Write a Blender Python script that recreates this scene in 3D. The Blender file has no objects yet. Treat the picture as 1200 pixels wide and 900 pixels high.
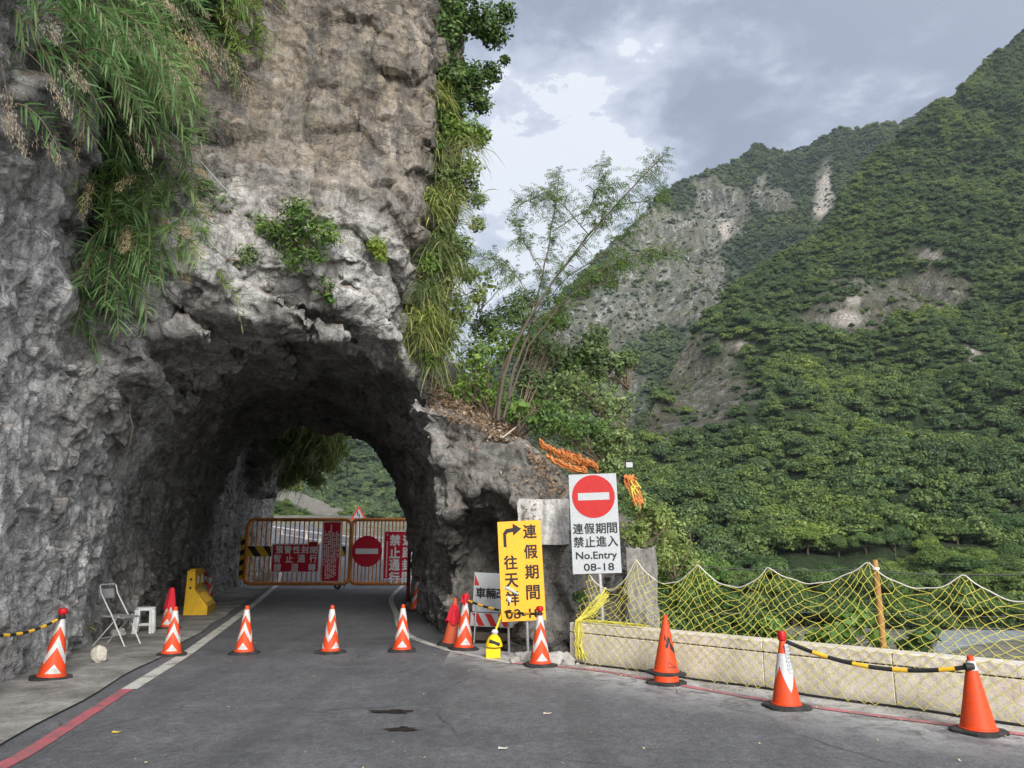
import bpy, bmesh, math, random
import numpy as np
from mathutils import Vector, Matrix, Euler
R = math.radians
sc = bpy.context.scene
COL = sc.collection
rnd = random.Random(7)
rng = np.random.default_rng(11)

# ------------------------------------------------------------------ camera model
FPX, EYE = 901.0, 1.5
PIT = math.atan(190 / FPX)
CP, SP = math.cos(PIT), math.sin(PIT)
def ray(x, y):
    u = (x - 600) / FPX; v = (450 - y) / FPX
    return u, CP - v * SP, SP + v * CP
def G(x, y, z=0.0):
    d = ray(x, y); t = (z - EYE) / d[2]
    return Vector((d[0] * t, d[1] * t, z))
def P(x, y, Y):
    d = ray(x, y); t = Y / d[1]
    return Vector((d[0] * t, Y, EYE + d[2] * t))
def proj(p):
    """world points (N,3) -> photo pixels"""
    p = np.asarray(p, float)
    dx, dy, dz = p[..., 0], p[..., 1], p[..., 2] - EYE
    depth = np.maximum(dy * CP + dz * SP, 1e-3)
    up = -dy * SP + dz * CP
    return 600 + FPX * dx / depth, 450 - FPX * up / depth

cam_d = bpy.data.cameras.new('camera'); cam = bpy.data.objects.new('camera', cam_d); COL.objects.link(cam)
cam.location = (0, 0, EYE); cam.rotation_euler = (R(90) + PIT, 0, 0)
cam_d.sensor_width = 36; cam_d.lens = FPX / 1200 * 36; cam_d.clip_end = 6000; cam_d.clip_start = .05
sc.camera = cam

# ------------------------------------------------------------------ object helpers
def tag(o, label=None, cat=None, group=None, kind=None):
    if label: o['label'] = label
    if cat: o['category'] = cat
    if group: o['group'] = group
    if kind: o['kind'] = kind
    return o
def thing(name, label, cat, loc=(0, 0, 0), rot=(0, 0, 0), group=None):
    o = bpy.data.objects.new(name, None); COL.objects.link(o)
    o.empty_display_size = .1
    o.location = loc; o.rotation_euler = rot
    return tag(o, label, cat, group)
def kids(o): return [c for c in bpy.data.objects if c.parent == o]
def dup(o, loc=None, rot=None, label=None, parent=None, scale=None):
    c = o.copy(); COL.objects.link(c)
    if parent: c.parent = parent
    if loc is not None: c.location = loc
    if rot is not None: c.rotation_euler = rot
    if label: c['label'] = label
    if scale is not None: c.scale = scale
    for k in kids(o): dup(k, parent=c)
    return c

class MB:
    """collects geometry with material slots"""
    def __init__(s): s.v = []; s.f = []; s.m = []; s.c = []
    def add(s, verts, faces, mat=0, col=None):
        b = len(s.v); s.v.extend([tuple(v) for v in verts])
        for f in faces: s.f.append([b + i for i in f]); s.m.append(mat); s.c.append(col)
    def box(s, c, d, mat=0, rot=None, taper=1.0, col=None):
        x, y, z = [q / 2 for q in d]
        vs = [Vector((sx * x * (taper if sz > 0 else 1), sy * y * (taper if sz > 0 else 1), sz * z)) for sz in (-1, 1) for sy in (-1, 1) for sx in (-1, 1)]
        if rot is not None:
            m = Euler(rot).to_matrix(); vs = [m @ v for v in vs]
        c = Vector(c)
        s.add([v + c for v in vs], [(0, 2, 3, 1), (4, 5, 7, 6), (0, 1, 5, 4), (2, 6, 7, 3), (0, 4, 6, 2), (1, 3, 7, 5)], mat, col)
    def tube(s, pts, r, n=8, mat=0, cap=True, col=None):
        pts = [Vector(p) for p in pts]
        rr = r if isinstance(r, (list, tuple)) else [r] * len(pts)
        vs = []; prev = None
        for i, p in enumerate(pts):
            a = pts[max(0, i - 1)]; b = pts[min(len(pts) - 1, i + 1)]
            t = (b - a)
            if t.length < 1e-9: t = Vector((0, 0, 1))
            t.normalize()
            if prev is None:
                up = Vector((0, 0, 1)) if abs(t.z) < .9 else Vector((1, 0, 0))
                e1 = t.cross(up).normalized()
            else:
                e1 = (prev - t * prev.dot(t))
                e1 = e1.normalized() if e1.length > 1e-6 else t.orthogonal().normalized()
            prev = e1; e2 = t.cross(e1)
            for k in range(n):
                a_ = 2 * math.pi * k / n
                vs.append(p + (e1 * math.cos(a_) + e2 * math.sin(a_)) * rr[i])
        fs = []
        for i in range(len(pts) - 1):
            for k in range(n):
                k2 = (k + 1) % n
                fs.append((i * n + k, (i + 1) * n + k, (i + 1) * n + k2, i * n + k2))
        if cap:
            fs.append(tuple(range(n))); fs.append(tuple((len(pts) - 1) * n + k for k in reversed(range(n))))
        s.add(vs, fs, mat, col)
    def lathe(s, prof, n=32, mat=0, c=(0, 0, 0), capb=True, capt=True):
        vs = []; c = Vector(c)
        for r, z in prof:
            for k in range(n):
                a = 2 * math.pi * k / n
                vs.append(c + Vector((r * math.cos(a), r * math.sin(a), z)))
        fs = []
        for i in range(len(prof) - 1):
            for k in range(n):
                k2 = (k + 1) % n
                fs.append((i * n + k, i * n + k2, (i + 1) * n + k2, (i + 1) * n + k))
        if capb: fs.append(tuple(reversed(range(n))))
        if capt: fs.append(tuple((len(prof) - 1) * n + k for k in range(n)))
        s.add(vs, fs, mat)
    def prism(s, poly, y0, y1, mat=0):
        """poly of (x,z) counter-clockwise seen from -Y, extruded along y"""
        n = len(poly)
        vs = [(x, y0, z) for x, z in poly] + [(x, y1, z) for x, z in poly]
        fs = [tuple(range(n)), tuple(reversed(range(n, 2 * n)))]
        for i in range(n):
            j = (i + 1) % n; fs.append((i, i + n, j + n, j))
        s.add(vs, fs, mat)
    def build(s, name, mats, parent=None, smooth=False, loc=None, rot=None, bevel=0):
        me = bpy.data.meshes.new(name)
        me.from_pydata(s.v, [], s.f)
        mats = mats if isinstance(mats, (list, tuple)) else [mats]
        for m in mats: me.materials.append(m)
        if len(mats) > 1: me.polygons.foreach_set('material_index', s.m)
        if smooth: me.polygons.foreach_set('use_smooth', [True] * len(me.polygons))
        me.update()
        o = bpy.data.objects.new(name, me); COL.objects.link(o)
        if parent: o.parent = parent
        if loc is not None: o.location = loc
        if rot is not None: o.rotation_euler = rot
        if bevel:
            m = o.modifiers.new('b', 'BEVEL'); m.width = bevel; m.segments = 2; m.limit_method = 'ANGLE'; m.angle_limit = R(40)
        if smooth:
            try:
                me.set_sharp_from_angle(angle=R(40))
            except Exception: pass
        return o

def np_mesh(name, V, F, mats, parent=None, smooth=False, attr=None, matidx=None):
    """V (n,3), F (m,4) arrays; attr dict name->(m,) face floats or (n,) point floats"""
    V = np.asarray(V, np.float32); F = np.asarray(F, np.int32)
    me = bpy.data.meshes.new(name)
    me.vertices.add(len(V)); me.vertices.foreach_set('co', V.ravel())
    k = F.shape[1]
    me.loops.add(F.size); me.loops.foreach_set('vertex_index', F.ravel())
    me.polygons.add(len(F)); me.polygons.foreach_set('loop_start', np.arange(len(F), dtype=np.int32) * k)
    me.polygons.foreach_set('loop_total', np.full(len(F), k, np.int32))
    mats = mats if isinstance(mats, (list, tuple)) else [mats]
    for m in mats: me.materials.append(m)
    if matidx is not None: me.polygons.foreach_set('material_index', np.asarray(matidx, np.int32))
    if smooth: me.polygons.foreach_set('use_smooth', np.ones(len(F), bool))
    me.update(calc_edges=True)
    if attr:
        for nme, arr in attr.items():
            dom = 'FACE' if len(arr) == len(F) else 'POINT'
            a = me.attributes.new(nme, 'FLOAT', dom); a.data.foreach_set('value', np.asarray(arr, np.float32))
    o = bpy.data.objects.new(name, me); COL.objects.link(o)
    if parent: o.parent = parent
    return o

# ------------------------------------------------------------------ numpy noise
def _hash(ix, iy, iz, seed):
    h = (ix.astype(np.uint32) * np.uint32(374761393) + iy.astype(np.uint32) * np.uint32(668265263) + iz.astype(np.uint32) * np.uint32(2147483647 & 1274126177) + np.uint32(seed * 144665 & 0xffffffff))
    h = (h ^ (h >> np.uint32(13))) * np.uint32(1274126177)
    return h ^ (h >> np.uint32(16))
def vnoise(p, scale=1.0, seed=0):
    """gradient noise in about [-1,1]; p (n,3); scale is the feature size or a triple"""
    q = np.asarray(p, np.float64) / np.asarray(scale, np.float64) + 1000.5
    i = np.floor(q).astype(np.int64); f = q - i
    w = f * f * f * (f * (f * 6 - 15) + 10)
    out = np.zeros(len(q))
    for dx in (0, 1):
        for dy in (0, 1):
            for dz in (0, 1):
                h = _hash(i[:, 0] + dx, i[:, 1] + dy, i[:, 2] + dz, seed)
                gx = ((h & np.uint32(1023)).astype(np.float64) / 511.5 - 1)
                gy = (((h >> np.uint32(10)) & np.uint32(1023)).astype(np.float64) / 511.5 - 1)
                gz = (((h >> np.uint32(20)) & np.uint32(1023)).astype(np.float64) / 511.5 - 1)
                d = gx * (f[:, 0] - dx) + gy * (f[:, 1] - dy) + gz * (f[:, 2] - dz)
                ww = (w[:, 0] if dx else 1 - w[:, 0]) * (w[:, 1] if dy else 1 - w[:, 1]) * (w[:, 2] if dz else 1 - w[:, 2])
                out += ww * d
    return out * 1.5
def fbm(p, scale, octv=4, seed=0, gain=.5):
    s = 0; a = 1; sc_ = np.asarray(scale, float)
    for k in range(octv):
        s = s + a * vnoise(p, sc_, seed + k * 17); a *= gain; sc_ = sc_ / 2.03
    return s
def worley(p, scale, seed=0):
    q = np.asarray(p, np.float64) / np.asarray(scale, np.float64) + 500
    i = np.floor(q).astype(np.int64)
    f1 = np.full(len(q), 9.0); f2 = np.full(len(q), 9.0); idv = np.zeros(len(q))
    for dx in (-1, 0, 1):
        for dy in (-1, 0, 1):
            for dz in (-1, 0, 1):
                c = i + np.array([dx, dy, dz]); h = _hash(c[:, 0], c[:, 1], c[:, 2], seed)
                o = np.stack([(h & np.uint32(1023)) / 1023.0, ((h >> np.uint32(10)) & np.uint32(1023)) / 1023.0, ((h >> np.uint32(20)) & np.uint32(1023)) / 1023.0], 1)
                d = np.sqrt((((c + o) - q) ** 2).sum(1))
                n = d < f1
                f2 = np.where(n, f1, np.minimum(f2, d)); idv = np.where(n, (h % np.uint32(997)) / 997.0, idv); f1 = np.where(n, d, f1)
    return f1, f2, idv

# ------------------------------------------------------------------ materials
def newmat(name):
    m = bpy.data.materials.new(name); m.use_nodes = True
    nt = m.node_tree; nt.nodes.clear()
    out = nt.nodes.new('ShaderNodeOutputMaterial')
    return m, nt, out
def N(nt, typ, **kw):
    n = nt.nodes.new(typ)
    for k, v in kw.items():
        if k.startswith('i_'):
            key = k[2:]; key = int(key) if key.isdigit() else key.replace('_', ' ')
            n.inputs[key].default_value = v
        else: setattr(n, k, v)
    return n
def L(nt, a, b): nt.links.new(a, b)
def mixc(nt, fac, a, b, blend='MIX'):
    n = nt.nodes.new('ShaderNodeMix'); n.data_type = 'RGBA'; n.blend_type = blend
    for s, val in ((n.inputs[0], fac), (n.inputs[6], a), (n.inputs[7], b)):
        if hasattr(val, 'links'): L(nt, val, s)
        elif isinstance(val, (tuple, list)): s.default_value = (*val[:3], 1)
        else: s.default_value = val
    return n.outputs[2]
def math_(nt, op, a, b=None, clamp=False):
    n = nt.nodes.new('ShaderNodeMath'); n.operation = op; n.use_clamp = clamp
    for s, val in ((n.inputs[0], a), (n.inputs[1], b)):
        if val is None: continue
        if hasattr(val, 'links'): L(nt, val, s)
        else: s.default_value = val
    return n.outputs[0]
def ramp(nt, src, stops):
    n = nt.nodes.new('ShaderNodeValToRGB')
    while len(n.color_ramp.elements) < len(stops): n.color_ramp.elements.new(.5)
    for e, (p, c) in zip(n.color_ramp.elements, stops):
        e.position = p; e.color = (*c, 1) if isinstance(c, (tuple, list)) else (c, c, c, 1)
    L(nt, src, n.inputs[0]); return n.outputs[0]
def noise(nt, vec, scale, detail=4, rough=.6, dist=0):
    n = N(nt, 'ShaderNodeTexNoise'); n.inputs['Scale'].default_value = scale; n.inputs['Detail'].default_value = detail
    n.inputs['Roughness'].default_value = rough; n.inputs['Distortion'].default_value = dist
    if vec is not None: L(nt, vec, n.inputs['Vector'])
    return n.outputs['Fac']
def objco(nt, scale=None):
    t = N(nt, 'ShaderNodeTexCoord')
    if scale is None: return t.outputs['Object']
    m = N(nt, 'ShaderNodeMapping'); m.inputs['Scale'].default_value = scale; L(nt, t.outputs['Object'], m.inputs[0]); return m.outputs[0]
def worldco(nt, scale=None):
    g = N(nt, 'ShaderNodeNewGeometry')
    if scale is None: return g.outputs['Position']
    m = N(nt, 'ShaderNodeMapping'); m.inputs['Scale'].default_value = scale; L(nt, g.outputs['Position'], m.inputs[0]); return m.outputs[0]
def bsdf(nt, out, col, rough=.7, bump=None, bstr=.3, bdist=.01, metal=0, spec=.5):
    b = N(nt, 'ShaderNodeBsdfPrincipled')
    for key, val in (('Base Color', col), ('Roughness', rough), ('Metallic', metal), ('Specular IOR Level', spec)):
        if hasattr(val, 'links'): L(nt, val, b.inputs[key])
        elif isinstance(val, (tuple, list)): b.inputs[key].default_value = (*val[:3], 1)
        else: b.inputs[key].default_value = val
    if bump is not None:
        bp = N(nt, 'ShaderNodeBump'); bp.inputs['Strength'].default_value = bstr; bp.inputs['Distance'].default_value = bdist
        L(nt, bump, bp.inputs['Height']); L(nt, bp.outputs[0], b.inputs['Normal'])
    L(nt, b.outputs[0], out.inputs[0]); return b
def plain(name, c, rough=.6, metal=0, dirt=.35, dirtc=(.10, .085, .07), dscale=6, bump=.1, spec=.22, fine=60):
    """painted / plastic / metal surface with worn, grubby patches"""
    m, nt, out = newmat(name)
    co = objco(nt)
    n1 = noise(nt, co, dscale, 6, .65, .3); n2 = noise(nt, co, fine, 3, .6)
    f = ramp(nt, n1, [(.42, 0), (.72, 1)])
    f = math_(nt, 'MULTIPLY', f, dirt)
    c2 = mixc(nt, f, c, dirtc)
    v = ramp(nt, n2, [(.3, .82), (.7, 1.1)])
    c3 = mixc(nt, 1.0, c2, v, 'MULTIPLY')
    r = math_(nt, 'ADD', math_(nt, 'MULTIPLY', n1, .25), rough - .12)
    bsdf(nt, out, c3, r, n2, bump, .004, metal, spec)
    return m
def leafmat(name, c1, c2, c3=None, trans=.35, rough=.5, patch=0):
    """leaf faces carry 'rnd' (per leaf) ; Object random shifts each copy"""
    m, nt, out = newmat(name)
    a = N(nt, 'ShaderNodeAttribute', attribute_name='rnd')
    stops = [(0, c1), (1, c2)] if c3 is None else [(0, c1), (.6, c2), (1, c3)]
    c = ramp(nt, a.outputs['Fac'], stops)
    oi = N(nt, 'ShaderNodeObjectInfo')
    v = ramp(nt, oi.outputs['Random'], [(0, (.72, .8, .8)), (.5, (1, 1, 1)), (1, (1.35, 1.25, .9))])
    c = mixc(nt, 1.0, c, v, 'MULTIPLY')
    if patch:
        pn = noise(nt, oi.outputs['Location'], patch, 4, .6, .5)
        c = mixc(nt, 1.0, c, ramp(nt, pn, [(.32, (.62, .72, .80)), (.5, (1, 1, 1)), (.66, (1.45, 1.35, .95))]), 'MULTIPLY')
    d = N(nt, 'ShaderNodeBsdfDiffuse'); t = N(nt, 'ShaderNodeBsdfTranslucent'); g = N(nt, 'ShaderNodeBsdfGlossy')
    g.inputs['Roughness'].default_value = rough
    L(nt, c, d.inputs[0]); L(nt, c, t.inputs[0])
    mx = N(nt, 'ShaderNodeMixShader'); mx.inputs[0].default_value = trans
    L(nt, d.outputs[0], mx.inputs[1]); L(nt, t.outputs[0], mx.inputs[2])
    m2 = N(nt, 'ShaderNodeMixShader'); m2.inputs[0].default_value = .018
    L(nt, mx.outputs[0], m2.inputs[1]); L(nt, g.outputs[0], m2.inputs[2])
    L(nt, m2.outputs[0], out.inputs[0])
    return m

# ------------------------------------------------------------------ world and light
w = bpy.data.worlds.new('World'); sc.world = w; w.use_nodes = True
nt = w.node_tree; nt.nodes.clear()
wo = nt.nodes.new('ShaderNodeOutputWorld'); bg = nt.nodes.new('ShaderNodeBackground')
SUN_EL, SUN_AZ = R(27), R(165)      # azimuth clockwise from +Y
sky = N(nt, 'ShaderNodeTexSky', sky_type='NISHITA', sun_disc=False, sun_elevation=SUN_EL, sun_rotation=SUN_AZ, altitude=200, air_density=1.2, dust_density=2.5)
tc = N(nt, 'ShaderNodeTexCoord'); gen = tc.outputs['Generated']
def blob(px, py, rad, soft=1.0):
    d = Vector(ray(px, py)).normalized()
    dp = N(nt, 'ShaderNodeVectorMath', operation='DISTANCE'); L(nt, gen, dp.inputs[0]); dp.inputs[1].default_value = d
    x = math_(nt, 'DIVIDE', dp.outputs['Value'], rad)
    return math_(nt, 'EXPONENT', math_(nt, 'MULTIPLY', math_(nt, 'MULTIPLY', x, x), -1.0))
mp = N(nt, 'ShaderNodeMapping'); mp.inputs['Scale'].default_value = (1, 1, 1.9); mp.inputs['Location'].default_value = (3.1, .4, .7); L(nt, gen, mp.inputs[0])
n1 = noise(nt, mp.outputs[0], 3.2, 8, .55, .35)
n2 = noise(nt, mp.outputs[0], 11.0, 9, .62, .25)
val = math_(nt, 'ADD', math_(nt, 'MULTIPLY', n1, .75), math_(nt, 'MULTIPLY', n2, .95))
for (px, py, rad, amt) in [(690, 190, .13, .23), (770, 40, .08, .07), (590, 255, .14, .14), (925, 125, .05, .20), (970, 165, .05, .16), (1060, 110, .05, .08), (640, 130, .09, .12), (760, 205, .05, .12), (620, 30, .05, .06), (830, 60, .05, .10),
                           (650, 20, .10, -.17), (1010, 60, .28, -.20), (880, 90, .12, -.10), (1150, 20, .2, -.08), (860, 150, .07, -.08)]:
    val = math_(nt, 'ADD', val, math_(nt, 'MULTIPLY', blob(px, py, rad), amt))
cl = ramp(nt, val, [(.64, (.60, .71, 1.02)), (.76, (.84, .98, 1.32)), (.86, (1.30, 1.46, 1.82)), (1.0, (1.8, 1.95, 2.25)), (1.2, (2.3, 2.42, 2.6))])
# the cloud is thinner and far brighter on the sun's side, behind the camera
sdir = Vector((math.sin(SUN_AZ) * math.cos(SUN_EL), math.cos(SUN_AZ) * math.cos(SUN_EL), math.sin(SUN_EL)))
dps = N(nt, 'ShaderNodeVectorMath', operation='DISTANCE'); L(nt, gen, dps.inputs[0]); dps.inputs[1].default_value = sdir
xs = math_(nt, 'DIVIDE', dps.outputs['Value'], .95)
sb = math_(nt, 'MULTIPLY', math_(nt, 'EXPONENT', math_(nt, 'MULTIPLY', math_(nt, 'MULTIPLY', xs, xs), -1.0)), 9.0)
sbc = mixc(nt, 1.0, mixc(nt, 0.0, (1, 1, 1), (1, 1, 1)), sb, 'MULTIPLY')
cl = mixc(nt, 1.0, cl, sbc, 'ADD')
colr = mixc(nt, .93, sky.outputs[0], cl)
L(nt, colr, bg.inputs[0]); bg.inputs[1].default_value = .1
L(nt, bg.outputs[0], wo.inputs[0])
sd_ = bpy.data.lights.new('sun', 'SUN'); so = bpy.data.objects.new('sun', sd_); COL.objects.link(so)
sd_.energy = 1.5; sd_.angle = R(20); sd_.color = (1, .95, .88)
dirv = Vector((math.sin(SUN_AZ) * math.cos(SUN_EL), math.cos(SUN_AZ) * math.cos(SUN_EL), math.sin(SUN_EL)))
so.rotation_euler = dirv.to_track_quat('Z', 'Y').to_euler()
sc.view_settings.view_transform = 'Standard'; sc.view_settings.look = 'None'; sc.view_settings.gamma = 1
sc.view_settings.exposure = 1.7
sc.render.engine = 'CYCLES'
sc.cycles.max_bounces = 8; sc.cycles.diffuse_bounces = 6; sc.cycles.transparent_max_bounces = 6
sc.cycles.use_denoising = True
# ------------------------------------------------------------------ ground, road, river
def lerp(Y, xs, ys): return np.interp(Y, xs, ys)
XL_Y = [-8, 0, 6, 8.7, 10.8, 12.9, 15.2, 22, 29.7, 36, 44]; XL_X = [-3.7, -4.3, -5.0, -5.5, -6.1, -6.7, -7.2, -8.9, -10.2, -11.2, -12.6]
XR_Y = [8, 11, 12, 14, 17, 20, 24, 30]; XR_X = [-.6, -.85, -1.0, -1.5, -2.2, -2.8, -3.35, -4.1]
def ground_z(x, y):
    sda = (x - .77) * .719 + (y - 10.77) * .695
    sdb = x - (-1.2 - .13 * (y - 14)) + np.maximum(y - 75, 0) * .5 + np.maximum(12 - y, 0) * 3
    s = np.minimum(sda, sdb)
    drop = np.clip((s - .55) * 1.15, 0, 12.8)
    drop = 12.8 * (1 - np.exp(-drop / 5.5)) * 1.02
    rise = np.clip(y - 31, 0, 60) * .085
    return rise * np.clip(1 - drop / 6, 0, 1) - drop
def spaced(parts):
    out = []
    for a, b, st in parts: out.extend(np.arange(a, b, st))
    out.append(parts[-1][1]); return np.array(out)
gx = spaced([(-1400, -200, 200), (-200, -30, 10), (-30, 30, .5), (30, 200, 10), (200, 1600, 200)])
gy = spaced([(-600, -40, 40), (-40, 0, 4), (0, 80, .5), (80, 200, 10), (200, 2400, 200)])
XX, YY = np.meshgrid(gx, gy, indexing='ij')
ZZ = ground_z(XX, YY)
pp = np.stack([XX.ravel(), YY.ravel(), ZZ.ravel()], 1)
slope = np.clip(-ZZ.ravel() / 2, 0, 1)
pp[:, 2] += fbm(pp, 3.0, 3, 5) * .25 * slope
pp[:, 2] -= .05   # the road and shoulder sheets lie above
nx, ny = XX.shape
ii = np.arange(nx * ny).reshape(nx, ny)
FF = np.stack([ii[:-1, :-1].ravel(), ii[1:, :-1].ravel(), ii[1:, 1:].ravel(), ii[:-1, 1:].ravel()], 1)
m, nt, out = newmat('bank_soil')
co = worldco(nt); a = noise(nt, co, .8, 6); b = noise(nt, co, 9, 5)
c = mixc(nt, ramp(nt, a, [(.4, 0), (.6, 1)]), (.045, .06, .025), (.16, .14, .11)); c = mixc(nt, 1, c, ramp(nt, b, [(.3, .6), (.7, 1.25)]), 'MULTIPLY')
bsdf(nt, out, c, .95, b, .7, .05)
gr = np_mesh('ground', pp, FF, m, smooth=True); tag(gr, kind='structure')

# road surface: left edge follows the gutter, right edge runs under wall foot / pillar
RL_Y = [-8, 0, 6.08, 8.72, 11.34, 15.18, 22.03, 31, 40, 52, 70]; RL_X = [-2.6, -3.1, -3.62, -4.16, -4.66, -5.52, -7.1, -9.25, -11.6, -16.5, -27]
def strip(name, ys, x0f, x1f, z, mat, nseg=1, zf=None):
    V = []; F = []
    for y in ys:
        for k in range(nseg + 1):
            x = x0f(y) + (x1f(y) - x0f(y)) * k / nseg
            zz = z + (max(0, y - 31) * .085 if zf is None else zf(x, y)); V.append((x, y, zz))
    for i in range(len(ys) - 1):
        for k in range(nseg):
            a = i * (nseg + 1) + k; F.append((a, a + 1, a + nseg + 2, a + nseg + 1))
    return np_mesh(name, np.array(V), np.array(F), mat)
m, nt, out = newmat('asphalt')
co = worldco(nt)
big = noise(nt, co, .35, 5, .6, .4); mid = noise(nt, co, 2.2, 6, .65); fine = noise(nt, co, 48, 4, .8); spk = N(nt, 'ShaderNodeTexVoronoi'); spk.inputs['Scale'].default_value = 34; L(nt, co, spk.inputs['Vector'])
c = mixc(nt, ramp(nt, big, [(.35, 0), (.65, 1)]), (.068, .070, .076), (.104, .106, .113))
c = mixc(nt, math_(nt, 'MULTIPLY', ramp(nt, mid, [(.5, 0), (.75, 1)]), .35), c, (.15, .145, .14))
c = mixc(nt, 1, c, ramp(nt, fine, [(.3, .45), (.7, 1.6)]), 'MULTIPLY'); c = mixc(nt, 1, c, ramp(nt, noise(nt, co, 13, 5, .75), [(.3, .68), (.7, 1.32)]), 'MULTIPLY'); c = mixc(nt, 1, c, ramp(nt, noise(nt, worldco(nt, (1, .45, 1)), 5.5, 6, .7, .6), [(.3, .8), (.7, 1.2)]), 'MULTIPLY')
c = mixc(nt, ramp(nt, spk.outputs['Distance'], [(.0, .8), (.17, 0)]), c, (.27, .27, .26))
# pale stone dust along the foot of the parapet
sep = N(nt, 'ShaderNodeSeparateXYZ'); L(nt, co, sep.inputs[0])
sdn = math_(nt, 'ADD', math_(nt, 'MULTIPLY', math_(nt, 'SUBTRACT', sep.outputs[0], .77), .719), math_(nt, 'MULTIPLY', math_(nt, 'SUBTRACT', sep.outputs[1], 10.77), .695))
xm = math_(nt, 'GREATER_THAN', sep.outputs[0], -.9)
near = ramp(nt, math_(nt, 'ADD', math_(nt, 'MULTIPLY', sdn, .6), 1.0), [(.0, 0), (.45, .45), (.8, 1)])
dn = noise(nt, worldco(nt, (1.2, 1.2, 1)), 2.6, 8, .72, 1.2)
df = math_(nt, 'MULTIPLY', math_(nt, 'MULTIPLY', near, ramp(nt, dn, [(.36, 0), (.56, 1)])), xm)
c = mixc(nt, math_(nt, 'MULTIPLY', df, .85), c, (.46, .455, .44))
edge_ = math_(nt, 'MULTIPLY', math_(nt, 'MULTIPLY', ramp(nt, math_(nt, 'ADD', math_(nt, 'MULTIPLY', sdn, .6), 1.0), [(.62, 0), (.90, 1)]), ramp(nt, noise(nt, co, 4.5, 7, .75, .8), [(.36, .1), (.55, 1)])), xm)
c = mixc(nt, math_(nt, 'MULTIPLY', edge_, .7), c, (.44, .435, .42))
# grime by the gutter and old rubber sweeps
wv = N(nt, 'ShaderNodeTexWave'); wv.inputs['Scale'].default_value = .22; wv.inputs['Distortion'].default_value = 2.5; wv.inputs['Detail'].default_value = 3; L(nt, co, wv.inputs['Vector'])
c = mixc(nt, math_(nt, 'MULTIPLY', ramp(nt, wv.outputs['Fac'], [(.8, 0), (.95, 1)]), .22), c, (.045, .045, .048))
crk = N(nt, 'ShaderNodeTexVoronoi', feature='DISTANCE_TO_EDGE'); crk.inputs['Scale'].default_value = .55
cm = N(nt, 'ShaderNodeMixRGB'); cm.inputs[0].default_value = .12; L(nt, co, cm.inputs[1])
nz = N(nt, 'ShaderNodeTexNoise'); nz.inputs['Scale'].default_value = 2.5; nz.inputs['Detail'].default_value = 6; L(nt, co, nz.inputs['Vector']); L(nt, nz.outputs['Color'], cm.inputs[2]); L(nt, cm.outputs[0], crk.inputs['Vector'])
ck = math_(nt, 'MULTIPLY', ramp(nt, crk.outputs['Distance'], [(0, 1), (.006, 0)]), ramp(nt, noise(nt, co, .5), [(.52, 0), (.6, .8)]))
c = mixc(nt, ck, c, (.02, .02, .02))
hgt = math_(nt, 'ADD', fine, math_(nt, 'MULTIPLY', spk.outputs['Distance'], .8))
bsdf(nt, out, c, ramp(nt, mid, [(.3, .62), (.7, .85)]), hgt, .55, .006, spec=.4)
M_ASPH = m
ys = list(np.arange(-8, 72, .5))
def xrg(y):
    if y < 12: return min(.77 + (10.77 - y) * (.695 / .719) + .05, 12.5)
    return float(np.interp(y, [12, 12.6, 15, 18, 24, 31, 40, 52, 70], [-.3, -.35, -1.0, -1.9, -2.9, -3.6, -5.5, -9.5, -18]))
road = strip('road', ys, lambda y: float(np.interp(y, RL_Y, RL_X)) - .32, xrg, 0.0, m, 10); tag(road, kind='structure')
m, nt, out = newmat('gutter_concrete')
co = worldco(nt); a = noise(nt, co, 1.6, 7, .7, .5); b = noise(nt, co, 30, 4)
c = ramp(nt, a, [(.3, (.075, .07, .062)), (.5, (.19, .185, .17)), (.68, (.33, .32, .30))]); c = mixc(nt, 1, c, ramp(nt, b, [(.3, .7), (.7, 1.2)]), 'MULTIPLY')
bsdf(nt, out, c, .85, b, .5, .01)
sh = strip('gutter', ys[:82], lambda y: float(np.interp(y, XL_Y, XL_X)) - 1.2, lambda y: float(np.interp(y, RL_Y, RL_X)) - .22 - .03 * math.sin(y * 2.1), .012, m, 3, zf=lambda x, y: .006 + .004 * math.sin(x * 3 + y)); tag(sh, kind='structure')
def paint(name, base, wear):
    m, nt, out = newmat(name); co = worldco(nt)
    a = noise(nt, co, 3.5, 8, .75, .6); b = noise(nt, co, 90, 3)
    f = ramp(nt, a, [(wear - .1, 0), (wear + .12, 1)])
    c = mixc(nt, f, base, (.11, .108, .105)); c = mixc(nt, 1, c, ramp(nt, b, [(.3, .72), (.7, 1.12)]), 'MULTIPLY')
    bsdf(nt, out, c, .7, b, .3, .004); return m
M_WL = paint('road_white', (.50, .49, .45), .58); M_RL = paint('road_red', (.42, .10, .12), .55)
M_RLF = paint('road_red_faint', (.46, .15, .17), .54)
ol = lambda o: (lambda y: float(np.interp(y, RL_Y, RL_X)) + o)
s1 = strip('road_marking_white_left', list(np.arange(8.72, 60, .4)), ol(-.02), ol(.15), .006, M_WL); tag(s1, kind='structure')
s2 = strip('road_marking_red_left', list(np.arange(-6, 8.73, .4)) + [8.72], ol(-.02), ol(.11), .006, M_RL); tag(s2, kind='structure')
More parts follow.
